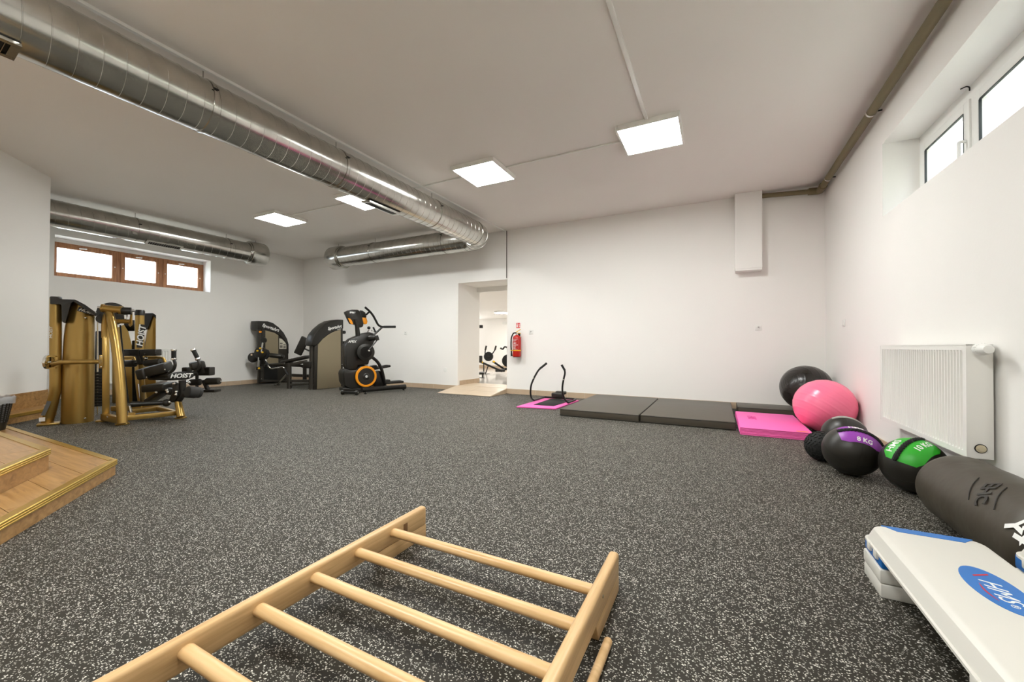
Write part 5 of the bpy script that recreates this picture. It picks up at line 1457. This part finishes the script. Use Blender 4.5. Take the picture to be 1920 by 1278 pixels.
obj('flywheel_ring', MB().lathe(wc, SN, [(-.01, ring_r - .044), (-.01, ring_r), (.012, ring_r), (.022, ring_r - .006), (.022, ring_r - .038), (.012, ring_r - .044)], 48), M_org, Em)
obj('flywheel_cone', MB().lathe(wc, SN, [(.014, ring_r - .043), (.006, ring_r - .075), (-.002, .10), (.020, .055), (.024, .04)], 44), M_black, Em)
em = obj('hub_cap', MB().lathe(wc + SN * .022, SN, [(0, .036), (.006, .034)], 28), M_blackmatte, Em)
text('hub_emblem', 'O', .062, wc + SN * .028, AXE, UP, M_printwhite, em, bold=.001, thick=.0015)
text('hub_emblem', '/', .045, wc + SN * .028, AXE, UP, M_printwhite, em, bold=.004, thick=.0015)
cw = GE(286, 640, -.0) + SN * .035
obj('crank_disc', MB().lathe(cw, SN, [(-.02, .14), (-.02, SE(104)), (.012, SE(104)), (.018, SE(98)), (.018, .02)], 44), mat('satin_black', rgb(40, 38, 34), .35, .3), Em)
obj('crank_ring', MB().lathe(cw + SN * .018, SN, [(0, SE(72)), (.004, SE(72)), (.004, SE(68)), (0, SE(68))], 40), M_black, Em)
obj('crank_hub', MB().lathe(GE(315, 620) + SN * .06, SN, [(-.02, .02), (.015, .02), (.022, .012)], 18), M_chrome, Em)
obj('crank_link', MB().tube([GE(420, 490) + SN * .06, GE(315, 612) + SN * .075], .012, 10), M_black, Em)
obj('pivot_barrel', MB().cyl(GE(330, 470) - SN * .0, GE(395, 460) + SN * .06, SE(36), 24, .008), M_black, Em)
obj('link_knuckle', MB().obox(GE(412, 470) + SN * .06, AXE + UP * .3, SN, .035, .025, .05, .012), M_black, Em)
text('shroud_lettering', 'APEX', .060, GE(128, 513, .06) + SN * .003, AXE, UP, M_printwhite, Em, shear=.3, bold=.002, thick=.002)
# console
obj('console_mast', MB().tube([GE(200, 450, .1), GE(188, 330, .1), GE(165, 240, .08)], [.045, .04, .03], 16), M_black, Em)
con = [(42, 158), (75, 140), (130, 128), (200, 130), (228, 150), (250, 220), (268, 300), (262, 332), (236, 346), (195, 322), (150, 305), (112, 300), (80, 240)]
cs = slab('console', con, .10, M_black, o=.08, bev=.015)
orp = [(78, 232), (105, 236), (128, 265), (140, 304), (116, 304), (98, 280)]
obj('console_orange_trim', MB().prism([GE(x, y, .08) + SN * .003 for x, y in orp], SN * .006), M_org, cs)
text('console_lettering', 'SPIRIT', .040, GE(135, 165, .08) + SN * .0, AXE, UP, M_printwhite, cs, bold=.002, thick=.002)
con2 = [(226, 136), (258, 142), (290, 165), (303, 215), (300, 225), (254, 222)]
slab('console_wing', con2, .05, M_black, o=.16, bev=.008)
con3 = [(254, 222), (300, 225), (315, 270), (308, 300), (290, 305), (268, 300)]
slab('console_wing_trim', con3, .05, M_org, o=.158, bev=.008)
obj('fixed_grip', MB().tube([GE(318, 400, .1), GE(330, 375, .1)], .014, 10), M_chrome, Em)
obj('fixed_grip_pad', MB().sphere(GE(330, 348, .1), SE(20), 16, 10), M_blackmatte, Em)
obj('fixed_grip_pad', MB().tube([GE(382, 340, .1), GE(410, 400, .1)], SE(11), 12), M_blackmatte, Em)
for x, y in ((365, 380), (385, 385)): obj('grip_joint', MB().sphere(GE(x, y, .06), .014, 12, 8), M_chrome, Em)
# moving handlebar
hb = [(283, 100), (345, 152), (385, 205), (440, 312), (478, 336), (645, 335)]
obj('handlebar', MB().tube([GE(x, y, -.02) for x, y in hb], SE(13), 14, .10), M_blackmetal, Em)
obj('handlebar_grip', MB().tube([GE(505, 336, -.02), GE(648, 335, -.02)], SE(14.5), 14), M_blackmatte, Em)
obj('handlebar_stub', MB().tube([GE(298, 190, .06), GE(338, 152, -.02)], SE(11), 12), M_blackmetal, Em)
obj('handlebar_link', MB().tube([GE(488, 342, -.02), GE(390, 432, -.02)], SE(12), 12), M_blackmetal, Em)
# rear linkage, pedals, frame
obj('pedal_arm', MB().tube([GE(355, 690, .0), GE(430, 745, .0), GE(480, 830, .0), GE(505, 930, .02), GE(520, 1010, .05)], SE(19), 14, .15), M_blackmetal, Em)
obj('incline_ramp', MB().prism([GE(x, y, .06) for x, y in ((400, 880), (470, 862), (545, 1040), (400, 1060))], -SN * .20), M_blackmetal, Em, bevel=.01)
obj('ramp_trim', MB().tube([GE(470, 865, .05), GE(535, 1035, .05)], .012, 8), M_char, Em)
def pedal(a, b, o):
    va, vb_ = GE(*a, o), GE(*b, o); d_ = vb_ - va
    p = obj('pedal', MB().obox((va + vb_) / 2, d_, SN, d_.length / 2, .085, .022, .014, 3), M_black, Em)
    obj('pedal_tread', MB().obox((va + vb_) / 2 + Vector((0, 0, .023)), d_, SN, d_.length / 2 - .04, .065, .003), M_blackmatte, p)
    obj('pedal_nose', MB().obox(va + Vector((0, 0, .02)), d_, SN, .06, .08, .045, .02, 3), M_black, p)
pedal((385, 835), (575, 803), .22); pedal((540, 1005), (732, 990), .10)
r0, r1 = onplane(*ex2(245, 1120), 2, .03), onplane(*ex2(765, 1078), 2, .03)
obj('side_rail', MB().tube([r0 + Vector((0, 0, .045)), r1 + Vector((0, 0, .045))], .045, 14), M_blackmetal, Em)
obj('rail_end_cap', MB().tube([r1 + Vector((0, 0, .045)) - (r1 - r0).normalized() * .14, r1 + Vector((0, 0, .045))], .048, 14), M_black, Em)
obj('rail_foot', MB().lathe(onplane(*ex2(745, 1092), 2, 0), UP, [(0, .022), (.012, .022), (.02, .01), (.035, .008)], 14), M_blackmatte, Em)
obj('rail_foot', MB().lathe(onplane(*ex2(290, 1140), 2, 0), UP, [(0, .022), (.012, .022), (.02, .01), (.035, .008)], 14), M_blackmatte, Em)
b0, b1 = onplane(*ex2(18, 1118), 2, .045), onplane(*ex2(185, 1125), 2, .045)
obj('front_bar', MB().tube([b0, b1], .026, 14), M_blackmetal, Em)
obj('base_block', MB().prism([GE(x, y, .02) for x, y in ((20, 1065), (250, 1070), (280, 1110), (20, 1105))], -SN * .25), M_black, Em, bevel=.01)
for b_ in (b0, b1):
    obj('transport_wheel', MB().lathe(b_ - RT * .02, RT, [(0, .035), (0, .042), (.04, .042), (.045, .034)], 22), M_black, Em)
obj('wheel_cap', MB().lathe(b1 + RT * .022, RT, [(0, .018), (.006, .014)], 14), M_chrome, Em)
